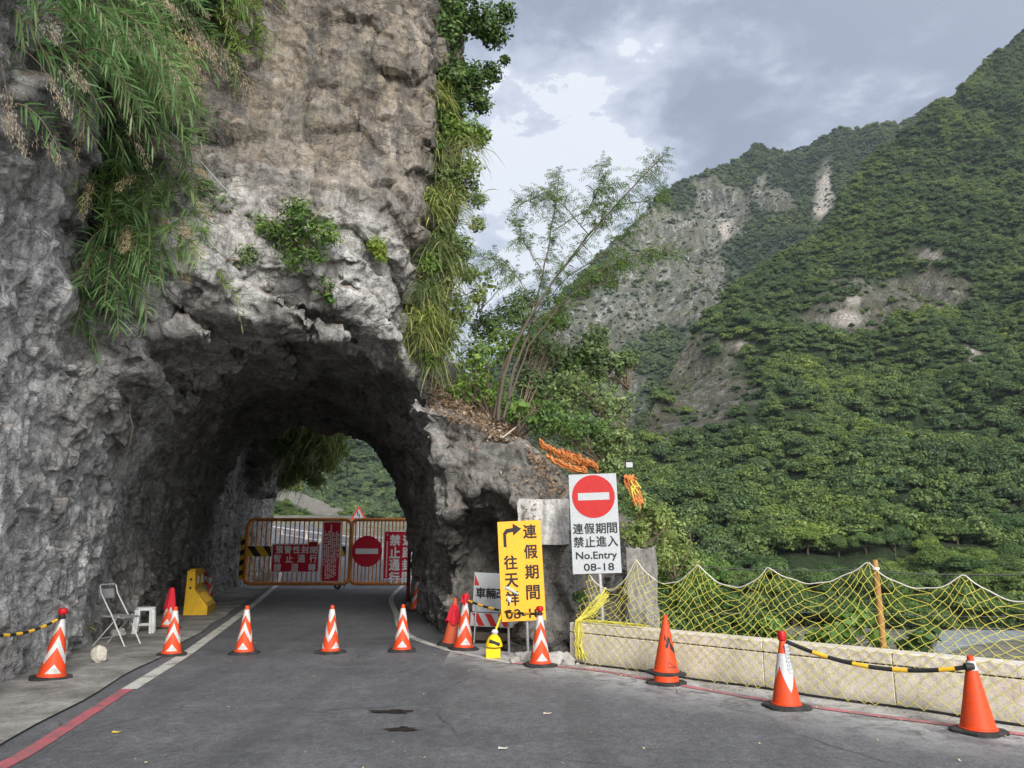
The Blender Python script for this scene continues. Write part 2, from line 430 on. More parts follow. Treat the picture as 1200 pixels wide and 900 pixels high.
# right white line and red line along the parapet
def ribbon(name, pts, wdt, z, mat):
    pts = [Vector(p) for p in pts]; fine = []
    for i in range(len(pts) - 1):
        p0 = pts[max(0, i - 1)]; p1 = pts[i]; p2 = pts[i + 1]; p3 = pts[min(len(pts) - 1, i + 2)]
        for k in range(8):
            t = k / 8; fine.append(.5 * ((2 * p1) + (p2 - p0) * t + (2 * p0 - 5 * p1 + 4 * p2 - p3) * t * t + (3 * p1 - p0 - 3 * p2 + p3) * t ** 3))
    fine.append(pts[-1]); V = []; F = []
    for i, p in enumerate(fine):
        t = (fine[min(i + 1, len(fine) - 1)] - fine[max(i - 1, 0)]).normalized(); n = Vector((-t.y, t.x, 0)) * wdt / 2
        V += [tuple(p + n + Vector((0, 0, z))), tuple(p - n + Vector((0, 0, z)))]
    for i in range(len(fine) - 1): F.append((2 * i, 2 * i + 2, 2 * i + 3, 2 * i + 1) if True else 0)
    V = np.array(V); F = np.array(F)[:, ::-1]
    return np_mesh(name, V, F, mat)
rw = ribbon('road_marking_white_right', [(-4.25, 31, 0), (-3.6, 23.8, 0), (-2.6, 18, 0), (-1.95, 14.4, 0), (-1.2, 12.4, 0), (-.47, 11.2, 0), (.0, 10.6, 0)], .13, .006, M_WL); tag(rw, kind='structure')
rr = ribbon('road_marking_red_right', [(.0, 10.6, 0), (1.02, 10.0, 0), (1.86, 8.95, 0), (2.55, 8.1, 0), (3.3, 7.4, 0), (4.3, 6.55, 0), (6.5, 4.3, 0)], .11, .0065, M_RLF); tag(rr, kind='structure')

m, nt, out = newmat('river_water')
co = worldco(nt, (.5, 1.4, 1)); a = noise(nt, co, 1.2, 6, .7, .6)
c = ramp(nt, a, [(.35, (.17, .185, .19)), (.6, (.36, .38, .38)), (.75, (.55, .56, .55))])
bsdf(nt, out, c, .25, a, .6, .15)
rv = MB(); rv.add([(-60, 22, -11.9), (600, 22, -11.9), (600, 170, -11.9), (-60, 170, -11.9)], [(0, 1, 2, 3)])
o = rv.build('river', m); tag(o, kind='structure')

# ------------------------------------------------------------------ mountains
def mountain(skyline, base_py, Y0, kD, px0, px1, nu, nt_, power, amp, seed, ridge_noise):
    """a real terrain sheet: foot at distance Y0, ridge at a distance that grows with its height, and a back slope"""
    sx = [s[0] for s in skyline]; sy = [s[1] for s in skyline]
    U = np.linspace(px0, px1, nu); T = np.linspace(0, 1, nt_)
    PX = np.zeros((nu, nt_)); V = np.zeros((nu, nt_, 3))
    for i, px in enumerate(U):
        s = float(np.interp(px, sx, sy)); b = base_py(px) if callable(base_py) else base_py
        D = Y0 + kD * (b - s)
        for j, t in enumerate(T):
            Y = Y0 + (D - Y0) * t ** power
            V[i, j] = P(px, b + (s - b) * t, Y)
    # back slope
    back = V[:, -1:, :] + np.array([[[0, 120, -60]], ]) * 1.0
    back2 = V[:, -1:, :] + np.array([[[0, 500, -330]], ])
    V = np.concatenate([V, back, back2], 1)
    q = V.reshape(-1, 3)
    n = fbm(q * np.array([1, 1, .8]), amp * 5, 5, seed)
    r = 1 - np.abs(vnoise(q, (amp * 4, amp * 9, amp * 9), seed + 50)) * 2
    if amp > 5: r = r + (1 - np.abs(vnoise(q, (amp * 9, amp * 26, amp * 26), seed + 70)) * 2) * 1.9 + .5 * (1 - np.abs(vnoise(q, (amp * 2, amp * 4, amp * 4), seed + 71)) * 2)
    env = np.ones(V.shape[:2]); env[:, 0] = .1; env[:, 1:12] *= np.linspace(.15, 1, 11)[None]; env = env.reshape(-1)
    q = q + np.stack([n * 0, -n * amp * 1.1 - r * amp * .9, n * amp * ridge_noise], 1) * env[:, None]
    V = q.reshape(V.shape)
    return V
def grid_faces(nu, nv):
    ii = np.arange(nu * nv).reshape(nu, nv)
    return np.stack([ii[:-1, :-1].ravel(), ii[1:, :-1].ravel(), ii[1:, 1:].ravel(), ii[:-1, 1:].ravel()], 1)
def inblob(px, py, blobs, wob):
    """soft union of ellipses in hillside coordinates (cx, cy, rx, ry, rot) -> 0..1"""
    out_ = np.zeros_like(px)
    for cx, cy, rx, ry, rot in blobs:
        c, s = math.cos(R(rot)), math.sin(R(rot))
        dx = (px - cx); dy = (py - cy)
        a = (dx * c + dy * s) / rx; b = (-dx * s + dy * c) / ry
        out_ = np.maximum(out_, 1 - np.sqrt(a * a + b * b) + .35 * wob)
    return np.clip(out_ * 3, 0, 1)
def hill_mat(name, veg, dry, rock, rock2, rscale):
    m, nt, out = newmat(name)
    co = worldco(nt); bare = N(nt, 'ShaderNodeAttribute', attribute_name='bare').outputs['Fac']; pale = N(nt, 'ShaderNodeAttribute', attribute_name='pale').outputs['Fac']
    a = noise(nt, co, rscale, 8, .7, .6); st = noise(nt, worldco(nt, (1, 1, .25)), rscale * 2.5, 7, .7); fn = noise(nt, co, rscale * 9, 5, .7)
    r = ramp(nt, st, [(.36, tuple(x * .35 for x in rock)), (.5, rock), (.62, rock2)])
    r = mixc(nt, ramp(nt, a, [(.42, 0), (.62, .85)]), r, dry)
    r = mixc(nt, ramp(nt, fn, [(.48, 0), (.56, .9)]), r, veg)
    r = mixc(nt, pale, r, mixc(nt, ramp(nt, fn, [(.35, 0), (.6, 1)]), (.17, .15, .125), (.36, .335, .30)))
    c = mixc(nt, bare, veg, r)
    c = mixc(nt, 1, c, ramp(nt, fn, [(.25, .55), (.75, 1.35)]), 'MULTIPLY')
    bsdf(nt, out, c, .95, math_(nt, 'ADD', st, fn), .9, 2.0 if rscale < .1 else 1.0, spec=.1)
    return m

sky1 = [(560, 640), (640, 600), (700, 575), (740, 560), (752, 505), (780, 450), (810, 395), (850, 350), (900, 312), (960, 282), (995, 215), (1020, 190), (1080, 142), (1118, 117), (1150, 82), (1200, 42), (1260, 5), (1400, -60), (1700, -100)]
sky2 = [(200, 560), (400, 545), (480, 520), (560, 450), (620, 400), (640, 378), (700, 305), (745, 262), (790, 225), (850, 200), (885, 180), (925, 176), (1000, 164), (1060, 146), (1120, 125), (1200, 95), (1400, 60)]
M1 = mountain(sky1, 742, 138, .80, 600, 1560, 330, 220, 1.25, 8.5, 3, .4)
M2 = mountain(sky2, 650, 430, 1.25, 430, 1300, 300, 180, 1.0, 13.0, 9, .35)
bl1 = [(1000, 365, 70, 42, -8), (1080, 345, 70, 36, -5), (828, 462, 74, 62, 40), (865, 410, 18, 12, 0), (780, 500, 36, 30, 30), (1085, 300, 28, 12, 0), (1140, 415, 22, 10, 30), (1015, 415, 16, 8, 0), (1190, 610, 22, 28, 0), (1085, 585, 26, 10, 0)]
pl1 = [(990, 372, 20, 12, 0), (1090, 302, 14, 8, 0), (1000, 352, 12, 8, 0), (1140, 412, 14, 4, 35), (1015, 418, 10, 4, 30), (868, 405, 8, 6, 0)]
bl2 = [(840, 255, 44, 62, 25), (775, 300, 92, 54, -30), (730, 370, 95, 56, -25), (805, 345, 72, 50, -20), (680, 400, 50, 50, -30), (965, 228, 15, 40, 4), (905, 235, 26, 18, 0), (720, 460, 40, 60, 0), (892, 215, 10, 22, 10)]
pl2 = [(965, 230, 12, 34, 4), (850, 270, 8, 14, 0)]
def attrs(V, bl, pl, seed):
    q = V.reshape(-1, 3); px, py = proj(q); wob = fbm(q, 40 if seed == 1 else 70, 4, 21)
    wob2 = fbm(q, 12 if seed == 1 else 20, 3, 23)
    return inblob(px, py, bl, wob + .6 * wob2), inblob(px, py, pl, wob2)
b1, p1_ = attrs(M1, bl1, pl1, 1); b2, p2_ = attrs(M2, bl2, pl2, 2)
MH1 = hill_mat('hill_near', (.030, .045, .020), (.125, .11, .075), (.12, .11, .10), (.27, .255, .235), .09)
MH2 = hill_mat('hill_far', (.035, .05, .03), (.13, .125, .09), (.14, .135, .128), (.33, .32, .305), .045)
h1 = np_mesh('hill_near', M1.reshape(-1, 3), grid_faces(*M1.shape[:2]), MH1, smooth=True, attr={'bare': b1, 'pale': p1_}); tag(h1, kind='structure')
h2 = np_mesh('hill_far', M2.reshape(-1, 3), grid_faces(*M2.shape[:2]), MH2, smooth=True, attr={'bare': b2, 'pale': p2_}); tag(h2, kind='structure')
# hills seen through the tunnel
sky3 = [(100, 400), (300, 440), (400, 480), (420, 470), (500, 470), (620, 470)]
M3 = mountain(sky3, 640, 330, 1.6, 250, 560, 60, 50, 1.0, 9.0, 31, .3)
sky4 = [(200, 545), (330, 562), (360, 580), (400, 596), (440, 618), (480, 632), (560, 645)]
M4 = mountain(sky4, 655, 75, .9, 250, 540, 90, 50, 1.0, 1.6, 41, .3)
q = M4.reshape(-1, 3); px, py = proj(q); b4 = inblob(px, py, [(365, 590, 48, 13, 18), (400, 612, 34, 10, 30), (340, 583, 20, 6, 0)], fbm(q, 6, 3, 4))
MH4 = hill_mat('hill_scree', (.05, .075, .02), (.2, .2, .15), (.34, .34, .33), (.55, .55, .53), .5)
h3 = np_mesh('hill_beyond_tunnel', M3.reshape(-1, 3), grid_faces(*M3.shape[:2]), MH2, smooth=True, attr={'bare': np.zeros(M3.shape[0] * M3.shape[1]), 'pale': np.zeros(M3.shape[0] * M3.shape[1])}); tag(h3, kind='structure')
h4 = np_mesh('scree_slope', q, grid_faces(*M4.shape[:2]), MH4, smooth=True, attr={'bare': b4, 'pale': b4 * .6}); tag(h4, kind='structure')

# ------------------------------------------------------------------ foliage
def leaf_quads(C, Nn, size, elong, jit, seed=0, fold=0):
    """one quad per centre C (n,3), facing near Nn; size (n,), elong = length/width"""
    g = np.random.default_rng(seed); n = len(C)
    nn = Nn + g.normal(0, jit, (n, 3)); nn /= np.linalg.norm(nn, axis=1)[:, None] + 1e-9
    t = g.normal(0, 1, (n, 3)); t -= nn * (t * nn).sum(1)[:, None]; t /= np.linalg.norm(t, axis=1)[:, None] + 1e-9
    b = np.cross(nn, t); s = np.asarray(size)[:, None] if np.ndim(size) else size
    V = np.stack([C - t * s * elong * .5, C + b * s * .5 + nn * s * .06 - t * s * .1 * elong, C + t * s * elong * .5, C - b * s * .5 + nn * s * .06 - t * s * .1 * elong], 1).reshape(-1, 3)
    F = np.arange(4 * n).reshape(n, 4)
    return V, F
def clump_tree(n_lobes, leaves, leaf, flat, seed, core=True):
    """crown of unit radius: many overlapping leafy lobes. returns V,F,rnd"""
    g = np.random.default_rng(seed)
    lc = g.normal(0, 1, (n_lobes, 3)); lc /= np.linalg.norm(lc, axis=1)[:, None]
    lc *= (g.uniform(.25, .78, (n_lobes, 1))); lc[:, 2] = np.abs(lc[:, 2]) * flat + g.uniform(-.18, .1, n_lobes)
    lr = g.uniform(.22, .46, n_lobes)
    Vs, Fs, Rs = [], [], []; base = 0
    k = g.integers(0, n_lobes, leaves * 2)
    d = g.normal(0, 1, (leaves * 2, 3)); d /= np.linalg.norm(d, axis=1)[:, None]
    d[:, 2] = np.where(d[:, 2] < -.3, -d[:, 2], d[:, 2])
    sh_ = 1 + .22 * vnoise(d * 3 + k[:, None] * 7.3, 1.0, seed)
    C = lc[k] + d * (lr[k] * sh_ * g.uniform(.86, 1.1, leaves * 2))[:, None] * np.array([1, 1, .75])
    dist = np.linalg.norm((C[:, None, :] - lc[None]) / np.array([1, 1, .75]), axis=2) / lr[None]
    dist[np.arange(len(C)), k] = 9
    keep = dist.min(1) > .86
    C, d, k = C[keep][:leaves], d[keep][:leaves], k[keep][:leaves]
    V, F = leaf_quads(C, d + np.array([0, 0, .35]), leaf * g.uniform(.6, 1.35, len(C)), 1.25, .55, seed)
    r = np.clip(g.uniform(0, 1, len(C)) * .55 + (k * .618 % 1) * .45, 0, 1)
    Vs.append(V); Fs.append(F); Rs.append(r); base = len(V)
    if core:
        for i in range(n_lobes):
            nu, nv = 8, 5; vv = []
            for a in range(nv):
                th = math.pi * (a + .5) / nv
                for b in range(nu):
                    ph = 2 * math.pi * b / nu
                    vv.append(lc[i] + lr[i] * .66 * np.array([math.sin(th) * math.cos(ph), math.sin(th) * math.sin(ph), math.cos(th) * .75]))
            f = [(base + a * nu + b, base + a * nu + (b + 1) % nu, base + (a + 1) * nu + (b + 1) % nu, base + (a + 1) * nu + b) for a in range(nv - 1) for b in range(nu)]
            Vs.append(np.array(vv)); Fs.append(np.array(f)); Rs.append(np.full(len(f), .0)); base += len(vv)
    return np.concatenate(Vs), np.concatenate(Fs), np.concatenate(Rs)
ML_HILL = leafmat('leaf_hill', (.036, .064, .024), (.080, .126, .042), (.148, .200, .070), .25, patch=.018)
ML_FAR = leafmat('leaf_far', (.042, .068, .036), (.078, .112, .056), (.12, .16, .08), .15, patch=.009)
ML_TREE = leafmat('leaf_bank_tree', (.042, .078, .024), (.090, .148, .042), (.165, .24, .070), .3, patch=.06)
M_BARK = plain('bark', (.09, .07, .055), .9, dirt=.5, dirtc=(.03, .025, .02), dscale=8, bump=.6)
def proto_collection(name, specs, mat):
    c = bpy.data.collections.new(name)
    for i, (nl, lv, lf, fl) in enumerate(specs):
        V, F, r = clump_tree(nl, lv, lf, fl, 100 + i * 7 + len(name))
        me = np_mesh('tree_crown', V, F, mat, attr={'rnd': r}); COL.objects.unlink(me); c.objects.link(me)
    return c
def scatter(name, pts, scl, coll, label, kind='stuff', cat='forest'):
    me = bpy.data.meshes.new(name); me.vertices.add(len(pts)); me.vertices.foreach_set('co', np.asarray(pts, np.float32).ravel())
    a = me.attributes.new('scl', 'FLOAT_VECTOR', 'POINT'); a.data.foreach_set('vector', np.asarray(scl, np.float32).ravel())
    me.update()
    o = bpy.data.objects.new(name, me); COL.objects.link(o); tag(o, label, cat, kind=kind)
    ng = bpy.data.node_groups.new(name, 'GeometryNodeTree')
    ng.interface.new_socket('Geometry', in_out='INPUT', socket_type='NodeSocketGeometry'); ng.interface.new_socket('Geometry', in_out='OUTPUT', socket_type='NodeSocketGeometry')
    gi = ng.nodes.new('NodeGroupInput'); go = ng.nodes.new('NodeGroupOutput')
    ci = ng.nodes.new('GeometryNodeCollectionInfo'); ci.inputs['Collection'].default_value = coll; ci.inputs['Separate Children'].default_value = True; ci.inputs['Reset Children'].default_value = True
    ip = ng.nodes.new('GeometryNodeInstanceOnPoints'); ip.inputs['Pick Instance'].default_value = True
    at = ng.nodes.new('GeometryNodeInputNamedAttribute'); at.data_type = 'FLOAT_VECTOR'; at.inputs['Name'].default_value = 'scl'
    rv_ = ng.nodes.new('FunctionNodeRandomValue'); rv_.data_type = 'FLOAT_VECTOR'; rv_.inputs[0].default_value = (-.15, -.15, 0); rv_.inputs[1].default_value = (.15, .15, 6.28)
    ng.links.new(gi.outputs[0], ip.inputs['Points']); ng.links.new(ci.outputs[0], ip.inputs['Instance']); ng.links.new(at.outputs[0], ip.inputs['Scale']); ng.links.new(rv_.outputs[0], ip.inputs['Rotation'])
    ng.links.new(ip.outputs[0], go.inputs[0])
    md = o.modifiers.new('scatter', 'NODES'); md.node_group = ng
    return o
def sample_sheet(V, n, seed):
    """uniform-by-area random points on a grid sheet"""
    g = np.random.default_rng(seed)
    A = V[:-1, :-1]; B = V[1:, :-1]; D = V[:-1, 1:]; Cc = V[1:, 1:]
    ar = np.linalg.norm(np.cross(B - A, D - A), axis=2).ravel()
    k = g.choice(len(ar), n, p=ar / ar.sum()); u = g.random((n, 1)); v = g.random((n, 1))
    A, B, Cc, D = [x.reshape(-1, 3)[k] for x in (A, B, Cc, D)]
    return A * (1 - u) * (1 - v) + B * u * (1 - v) + Cc * u * v + D * (1 - u) * v
HILLC = proto_collection('hill_crowns', [(9, 900, .105, .55), (12, 1000, .10, .7), (7, 800, .11, .5), (10, 950, .10, .8), (14, 1100, .095, .6)], ML_HILL)
FARC = proto_collection('far_crowns', [(8, 380, .16, .6), (10, 420, .15, .8), (7, 350, .17, .5)], ML_FAR)
MIDC = proto_collection('mid_crowns', [(9, 900, .10, .6), (12, 1000, .10, .8)], ML_FAR)
def plant_forest(name, V, n, r0, r1, coll, label, bl, seed, lim, skipY=None, keepbare=.16, nearr=0):
    pts = sample_sheet(V, n, seed); px, py = proj(pts)
    g = np.random.default_rng(seed + 1)
    wob = fbm(pts, 40 if seed < 20 else 70, 4, 21) + .6 * fbm(pts, 12 if seed < 20 else 20, 3, 23)
    bare = inblob(px, py, bl, wob) if bl else np.zeros(len(pts))
    ok = (px > lim[0]) & (px < lim[1]) & (g.random(len(pts)) > bare * (1 - keepbare))
    if skipY is not None: ok &= ~skipY(pts)
    pts = pts[ok]; bare = bare[ok]
    r = g.uniform(r0, r1, len(pts)) * (1 + .35 * fbm(pts, 45, 2, seed)) * np.where(bare > .4, .5, 1)
    if nearr: r *= 1 + nearr * np.clip((260 - pts[:, 1]) / 120, 0, 1)
    r = np.minimum(r * np.exp(g.normal(0, .25, len(r))), 5.4)
    s = np.stack([r * g.uniform(.85, 1.2, len(r)), r * g.uniform(.85, 1.2, len(r)), r * g.uniform(.75, 1.25, len(r))], 1)
    return scatter(name, pts + np.array([0, 0, .35]) * r[:, None], s, coll, label)
NEAR_T = 186
plant_forest('hill_forest', M1, 82000, 2.6, 4.6, HILLC, 'dense green forest covering the near mountainside above the river', bl1, 5, (560, 1330), skipY=lambda p: p[:, 1] < NEAR_T - 12, nearr=.5)
plant_forest('mountain_forest', M2, 80000, 3.0, 5.4, FARC, 'dark bluish green forest on the farther mountain with the grey cliff', bl2, 25, (520, 1330))
plant_forest('forest_beyond_tunnel', M3, 9000, 3, 5, MIDC, 'hazy forest on the hill seen through the tunnel', None, 35, (300, 540))
plant_forest('slope_bushes', M4, 6000, .4, 1.2, HILLC, 'yellowish green bushes on the slope beyond the tunnel', [(365, 590, 48, 13, 18), (400, 612, 34, 10, 30)], 15, (280, 540))

plant_forest('bank_scrub', M1[:, :34], 7000, 1.0, 2.1, HILLC, 'low green scrub covering the ground under the trees of the far river bank', None, 55, (690, 1330), skipY=lambda p: p[:, 1] > NEAR_T)
# air: pale haze through which the far hills fade
hz = MB(); hz.box((50, 500, 420), (3200, 4200, 940)); m, nt, out = newmat('haze_air')
pv = N(nt, 'ShaderNodeVolumePrincipled'); pv.inputs['Density'].default_value = .00008; pv.inputs['Color'].default_value = (.80, .88, 1.0, 1); pv.inputs['Anisotropy'].default_value = .2
L(nt, pv.outputs[0], out.inputs['Volume'])
hzo = hz.build('haze', m); tag(hzo, 'thin pale haze between the valley sides', 'haze', kind='stuff')
# ------------------------------------------------------------------ rock cliff with the tunnel (density field, meshed)
VX = .14
ax = np.arange(-14.5, 3.6, VX); ay = np.arange(-6, 37, VX); az = np.arange(-.9, 17.5, VX)
def smin(a, b, k):
    h = np.clip(.5 + .5 * (b - a) / k, 0, 1); return b * (1 - h) + a * h - k * h * (1 - h)
def smax(a, b, k): return -smin(-a, -b, k)
def density(X, Y, Z):
    xl = np.interp(Y, XL_Y, XL_X)
    lean = np.interp(Z, [0, 3, 8, 18], [0, -.05, .25, .4])
    f1 = xl + lean - X
    f1 = f1 + .35 * np.exp(-((Z - 9.2) / .8) ** 2 - ((Y - 6) / 3.5) ** 2)
    yf = np.interp(X, [-9, -5.6, -3.7, -1.4, 1], [9.7, 10.0, 10.9, 11.5, 11.9])
    rim = -.38 * np.exp(-((Z - 5.6) / .75) ** 2) - .15 * np.clip((6 - Z), 0, 1)
    up = .06 * np.clip(Z - 6.2, 0, 20)
    notch = .35 * np.exp(-((Z - 7.0) / .6) ** 2) * np.clip((X + 4.6) / .6, 0, 1)
    xr = np.interp(Y, [11, 11.7, 12.2, 14, 16.5, 28], [-1.85, -1.6, -1.5, -1.45, -1.6, -2.6]) + .12 * np.sin(Z * .9) + .04 * np.clip(Z - 8, 0, 6)
    xr = xr - .35 * np.clip((5.2 - Z) / 1.2, 0, 1) * np.clip((12.4 - Y), 0, 1) * 0
    back = 24.9 + .4 * (X + 6) - Y
    f2 = smin(smin(Y - yf - up - rim + notch, xr - X, .5), np.minimum(back, 1e9), .4)
    # cliff hanging over the road behind the far mouth
    f4 = np.minimum(np.minimum(-7.3 - X, Z - (3.6 + .42 * np.clip(X + 8.6, 0, 5))), np.minimum(Y - 28.9, 33 - Y))
    f4 = np.minimum(f4, X + 14)
    # rock spur right of the portal, with soil behind it
    top = np.interp(X, [-2, -1.3, -.6, 0, .5, 1.1, 1.6, 1.95], [4.2, 3.8, 3.45, 3.2, 2.75, 2.35, 2.15, 1.7]) + .42 * np.clip(Y - 12.6, 0, 3.4) * np.interp(X, [-1, 1, 2], [1, .35, .2])
    yfs = 12.05 + .25 * np.exp(-((X + 1.2) / .4) ** 2) + .12 * (X - .5) - .35 * np.exp(-((Z - 1.9) / .7) ** 2 - ((X - .2) / .5) ** 2)
    f3 = smin(smin(Y - yfs, top - Z, .25), smin(np.interp(Z, [0, 2.3, 4], [1.35, 1.75, 1.3]) + .2 * (Y - 12.3) - X, 17.5 - Y, .3), .3)
    f3 = smin(f3, X + 1.9, .2)
    f = smax(smax(smax(f1, f2, .35), f3, .25), f4, .3)
    # tunnel
    xlr = np.interp(Y, XL_Y, XL_X); xrr = np.interp(Y, XR_Y, XR_X) + .42 * np.clip((Y - 11.6) / 2.5, 0, 1)
    c = (xlr + xrr) / 2; hw = (xrr - xlr) / 2 + .03
    H = np.interp(Y, [9, 10.6, 12, 18, 26], [4.55, 4.62, 4.85, 5.2, 5.35])
    e = np.interp(Y, [9, 12, 16], [3.1, 3.0, 2.5])
    g = (np.abs((X - c) / hw) ** e + (np.clip(Z + .3, 0, 99) / (H + .3)) ** e) ** (1 / e)
    tun = (1 - g) * 2.7
    tun = np.minimum(tun, Y - 8.2); tun = np.minimum(tun, 40 - Y)
    # hollow in the spur
    hol = 1 - np.sqrt(((X + .46) / .74) ** 2 + ((Y - 12.3) / 1.7) ** 2 + ((Z - .95) / 1.45) ** 2)
    f = smin(f, -tun, .18); f = smin(f, -hol * .9, .12)
    return f
def density_noise(p):
    z = p[:, 2]
    n = .20 * fbm(p, 2.8, 2, 3)
    # dipping strata make ledges and overhangs
    s = p @ np.array([.30, .25, .92]) + .45 * vnoise(p, 1.8, 8)
    k = s / .62; saw = (k - np.floor(k)); led = np.where(saw < .8, saw / .8, (1 - saw) / .2) - .5
    mouth = np.exp(-((p[:, 1] - 12) / 4.5) ** 2) * np.clip((z - 2.4) / 1.2, 0, 1) * np.clip((7.2 - z) / 1.0, 0, 1)
    n = n + led * (.08 + .15 * mouth) * (.5 + np.clip(vnoise(p, 2.2, 12) + .5, 0, 1))
    spur = np.clip((p[:, 0] + 1.7) / .6, 0, 1) * (z < 5)
    s2 = p @ np.array([-.75, .15, -.55]) + .3 * vnoise(p, .9, 14); k2 = s2 / .5; saw2 = k2 - np.floor(k2)
    n = n + spur * (np.abs(saw2 - .5) - .25) * .28
    road_side = np.clip(1 - z / 1.2, 0, 1)
    return n * (1 - .55 * road_side) * (1 - .35 * spur)
def mesh_field():
    X, Y, Z = np.meshgrid(ax, ay, az, indexing='ij')
    f = density(X, Y, Z)
    band = np.abs(f) < 1.1
    p = np.stack([X[band], Y[band], Z[band]], 1)
    f[band] += density_noise(p)
    # close the back outside the picture
    ins = f > 0
    nxx, nyy, nzz = f.shape
    cs = (nxx - 1, nyy - 1, nzz - 1)
    acc = np.zeros(cs + (3,), np.float32); cnt = np.zeros(cs, np.float32)
    def sl(dx, dy, dz): return f[dx:dx + cs[0], dy:dy + cs[1], dz:dz + cs[2]]
    for d in range(3):
        for a in (0, 1):
            for b in (0, 1):
                o0 = [a, b]; o0.insert(d, 0); o1 = [a, b]; o1.insert(d, 1)
                v0 = sl(*o0); v1 = sl(*o1)
                cross = (v0 > 0) != (v1 > 0)
                t = np.where(cross, v0 / np.where(cross, v0 - v1, 1), 0)
                for k in range(3):
                    acc[..., k] += np.where(cross, (o0[k] + (t if k == d else 0)), 0)
                cnt += cross
    act = cnt > 0
    idx = -np.ones(cs, np.int64); idx[act] = np.arange(act.sum())
    ci = np.argwhere(act)
    V = (ci + acc[act] / cnt[act][:, None]) * VX + np.array([ax[0], ay[0], az[0]])
    F = []
    for d in range(3):
        a, b = [(1, 2), (2, 0), (0, 1)][d]
        s0 = [slice(1, -1)] * 3; s1 = [slice(1, -1)] * 3
        s0[d] = slice(0, -1); s1[d] = slice(1, None)
        v0 = ins[tuple(s0)]; v1 = ins[tuple(s1)]
        e = np.argwhere(v0 != v1); flip = v0[v0 != v1]
        off = np.ones(3, int); off[d] = 0
        e = e + off
        def cell(da, db):
            q = e.copy(); q[:, a] += da; q[:, b] += db; return idx[q[:, 0], q[:, 1], q[:, 2]]
        quad = np.stack([cell(-1, -1), cell(0, -1), cell(0, 0), cell(-1, 0)], 1)
        quad[~flip] = quad[~flip][:, ::-1]
        F.append(quad)
    F = np.concatenate(F); F = F[(F >= 0).all(1)]
    return V, F
V, F = mesh_field()
lab_ = np.arange(len(V))                       # drop loose fragments: keep the one connected rock
for _ in range(400):
    m_ = lab_[F].min(1); new_ = lab_.copy()
    for k_ in range(4): np.minimum.at(new_, F[:, k_], m_)
    new_ = new_[new_]
    if (new_ == lab_).all(): break
    lab_ = new_
u_, n_u = np.unique(lab_, return_counts=True); F = F[lab_[F[:, 0]] == u_[n_u.argmax()]]
sm_ = np.zeros_like(V); ct_ = np.zeros(len(V))   # one light smoothing pass removes meshing spikes
for k_ in range(4):
    np.add.at(sm_, F[:, k_], V[F[:, (k_ + 1) % 4]] + V[F[:, (k_ + 3) % 4]]); np.add.at(ct_, F[:, k_], 2)
V = np.where(ct_[:, None] > 0, V * .45 + .55 * sm_ / np.maximum(ct_, 1)[:, None], V)
Cn = V[F].mean(1); Nm = np.cross(V[F[:, 2]] - V[F[:, 0]], V[F[:, 3]] - V[F[:, 1]]); Nm /= np.linalg.norm(Nm, axis=1)[:, None] + 1e-9
camp = np.array([0, 0, EYE]); dv = Cn - camp; dist = np.linalg.norm(dv, axis=1)
facing = -(Nm * dv).sum(1) / dist
px, py = proj(Cn)
vis = (facing > -.45) & (Cn[:, 1] > .8) & ((px > -420) | (Cn[:, 1] < 4.5)) & (px < 860) & (py > -160) & (Cn[:, 2] > -.35)
for _ in range(2):
    vm_ = np.zeros(len(V), bool); vm_[F[vis].ravel()] = True; vis = vm_[F].any(1)
def compact(V, F):
    u, inv = np.unique(F.ravel(), return_inverse=True); return V[u], inv.reshape(F.shape)
def subdivide(V, F, levels):
    me = bpy.data.meshes.new('t'); o = np_mesh('t', V, F, []) ; 
    md = o.modifiers.new('s', 'SUBSURF'); md.levels = levels; md.render_levels = levels; md.boundary_smooth = 'PRESERVE_CORNERS' if hasattr(md, 'boundary_smooth') else 'ALL'
    ev = o.evaluated_get(bpy.context.evaluated_depsgraph_get()); m2 = bpy.data.meshes.new_from_object(ev)
    v = np.zeros(len(m2.vertices) * 3, np.float32); m2.vertices.foreach_get('co', v)
    f = np.zeros(len(m2.polygons) * 4, np.int32); m2.loops.foreach_get('vertex_index', f)
    bpy.data.objects.remove(o); bpy.data.meshes.remove(m2)
    return v.reshape(-1, 3).astype(np.float64), f.reshape(-1, 4)
def vnormals(V, F):
    n = np.cross(V[F[:, 2]] - V[F[:, 0]], V[F[:, 3]] - V[F[:, 1]]); out_ = np.zeros_like(V)
    for k in range(4): np.add.at(out_, F[:, k], n)
    return out_ / (np.linalg.norm(out_, axis=1)[:, None] + 1e-12)
vV, vF = compact(V, F[vis]); vV, vF = subdivide(vV, vF, 2)
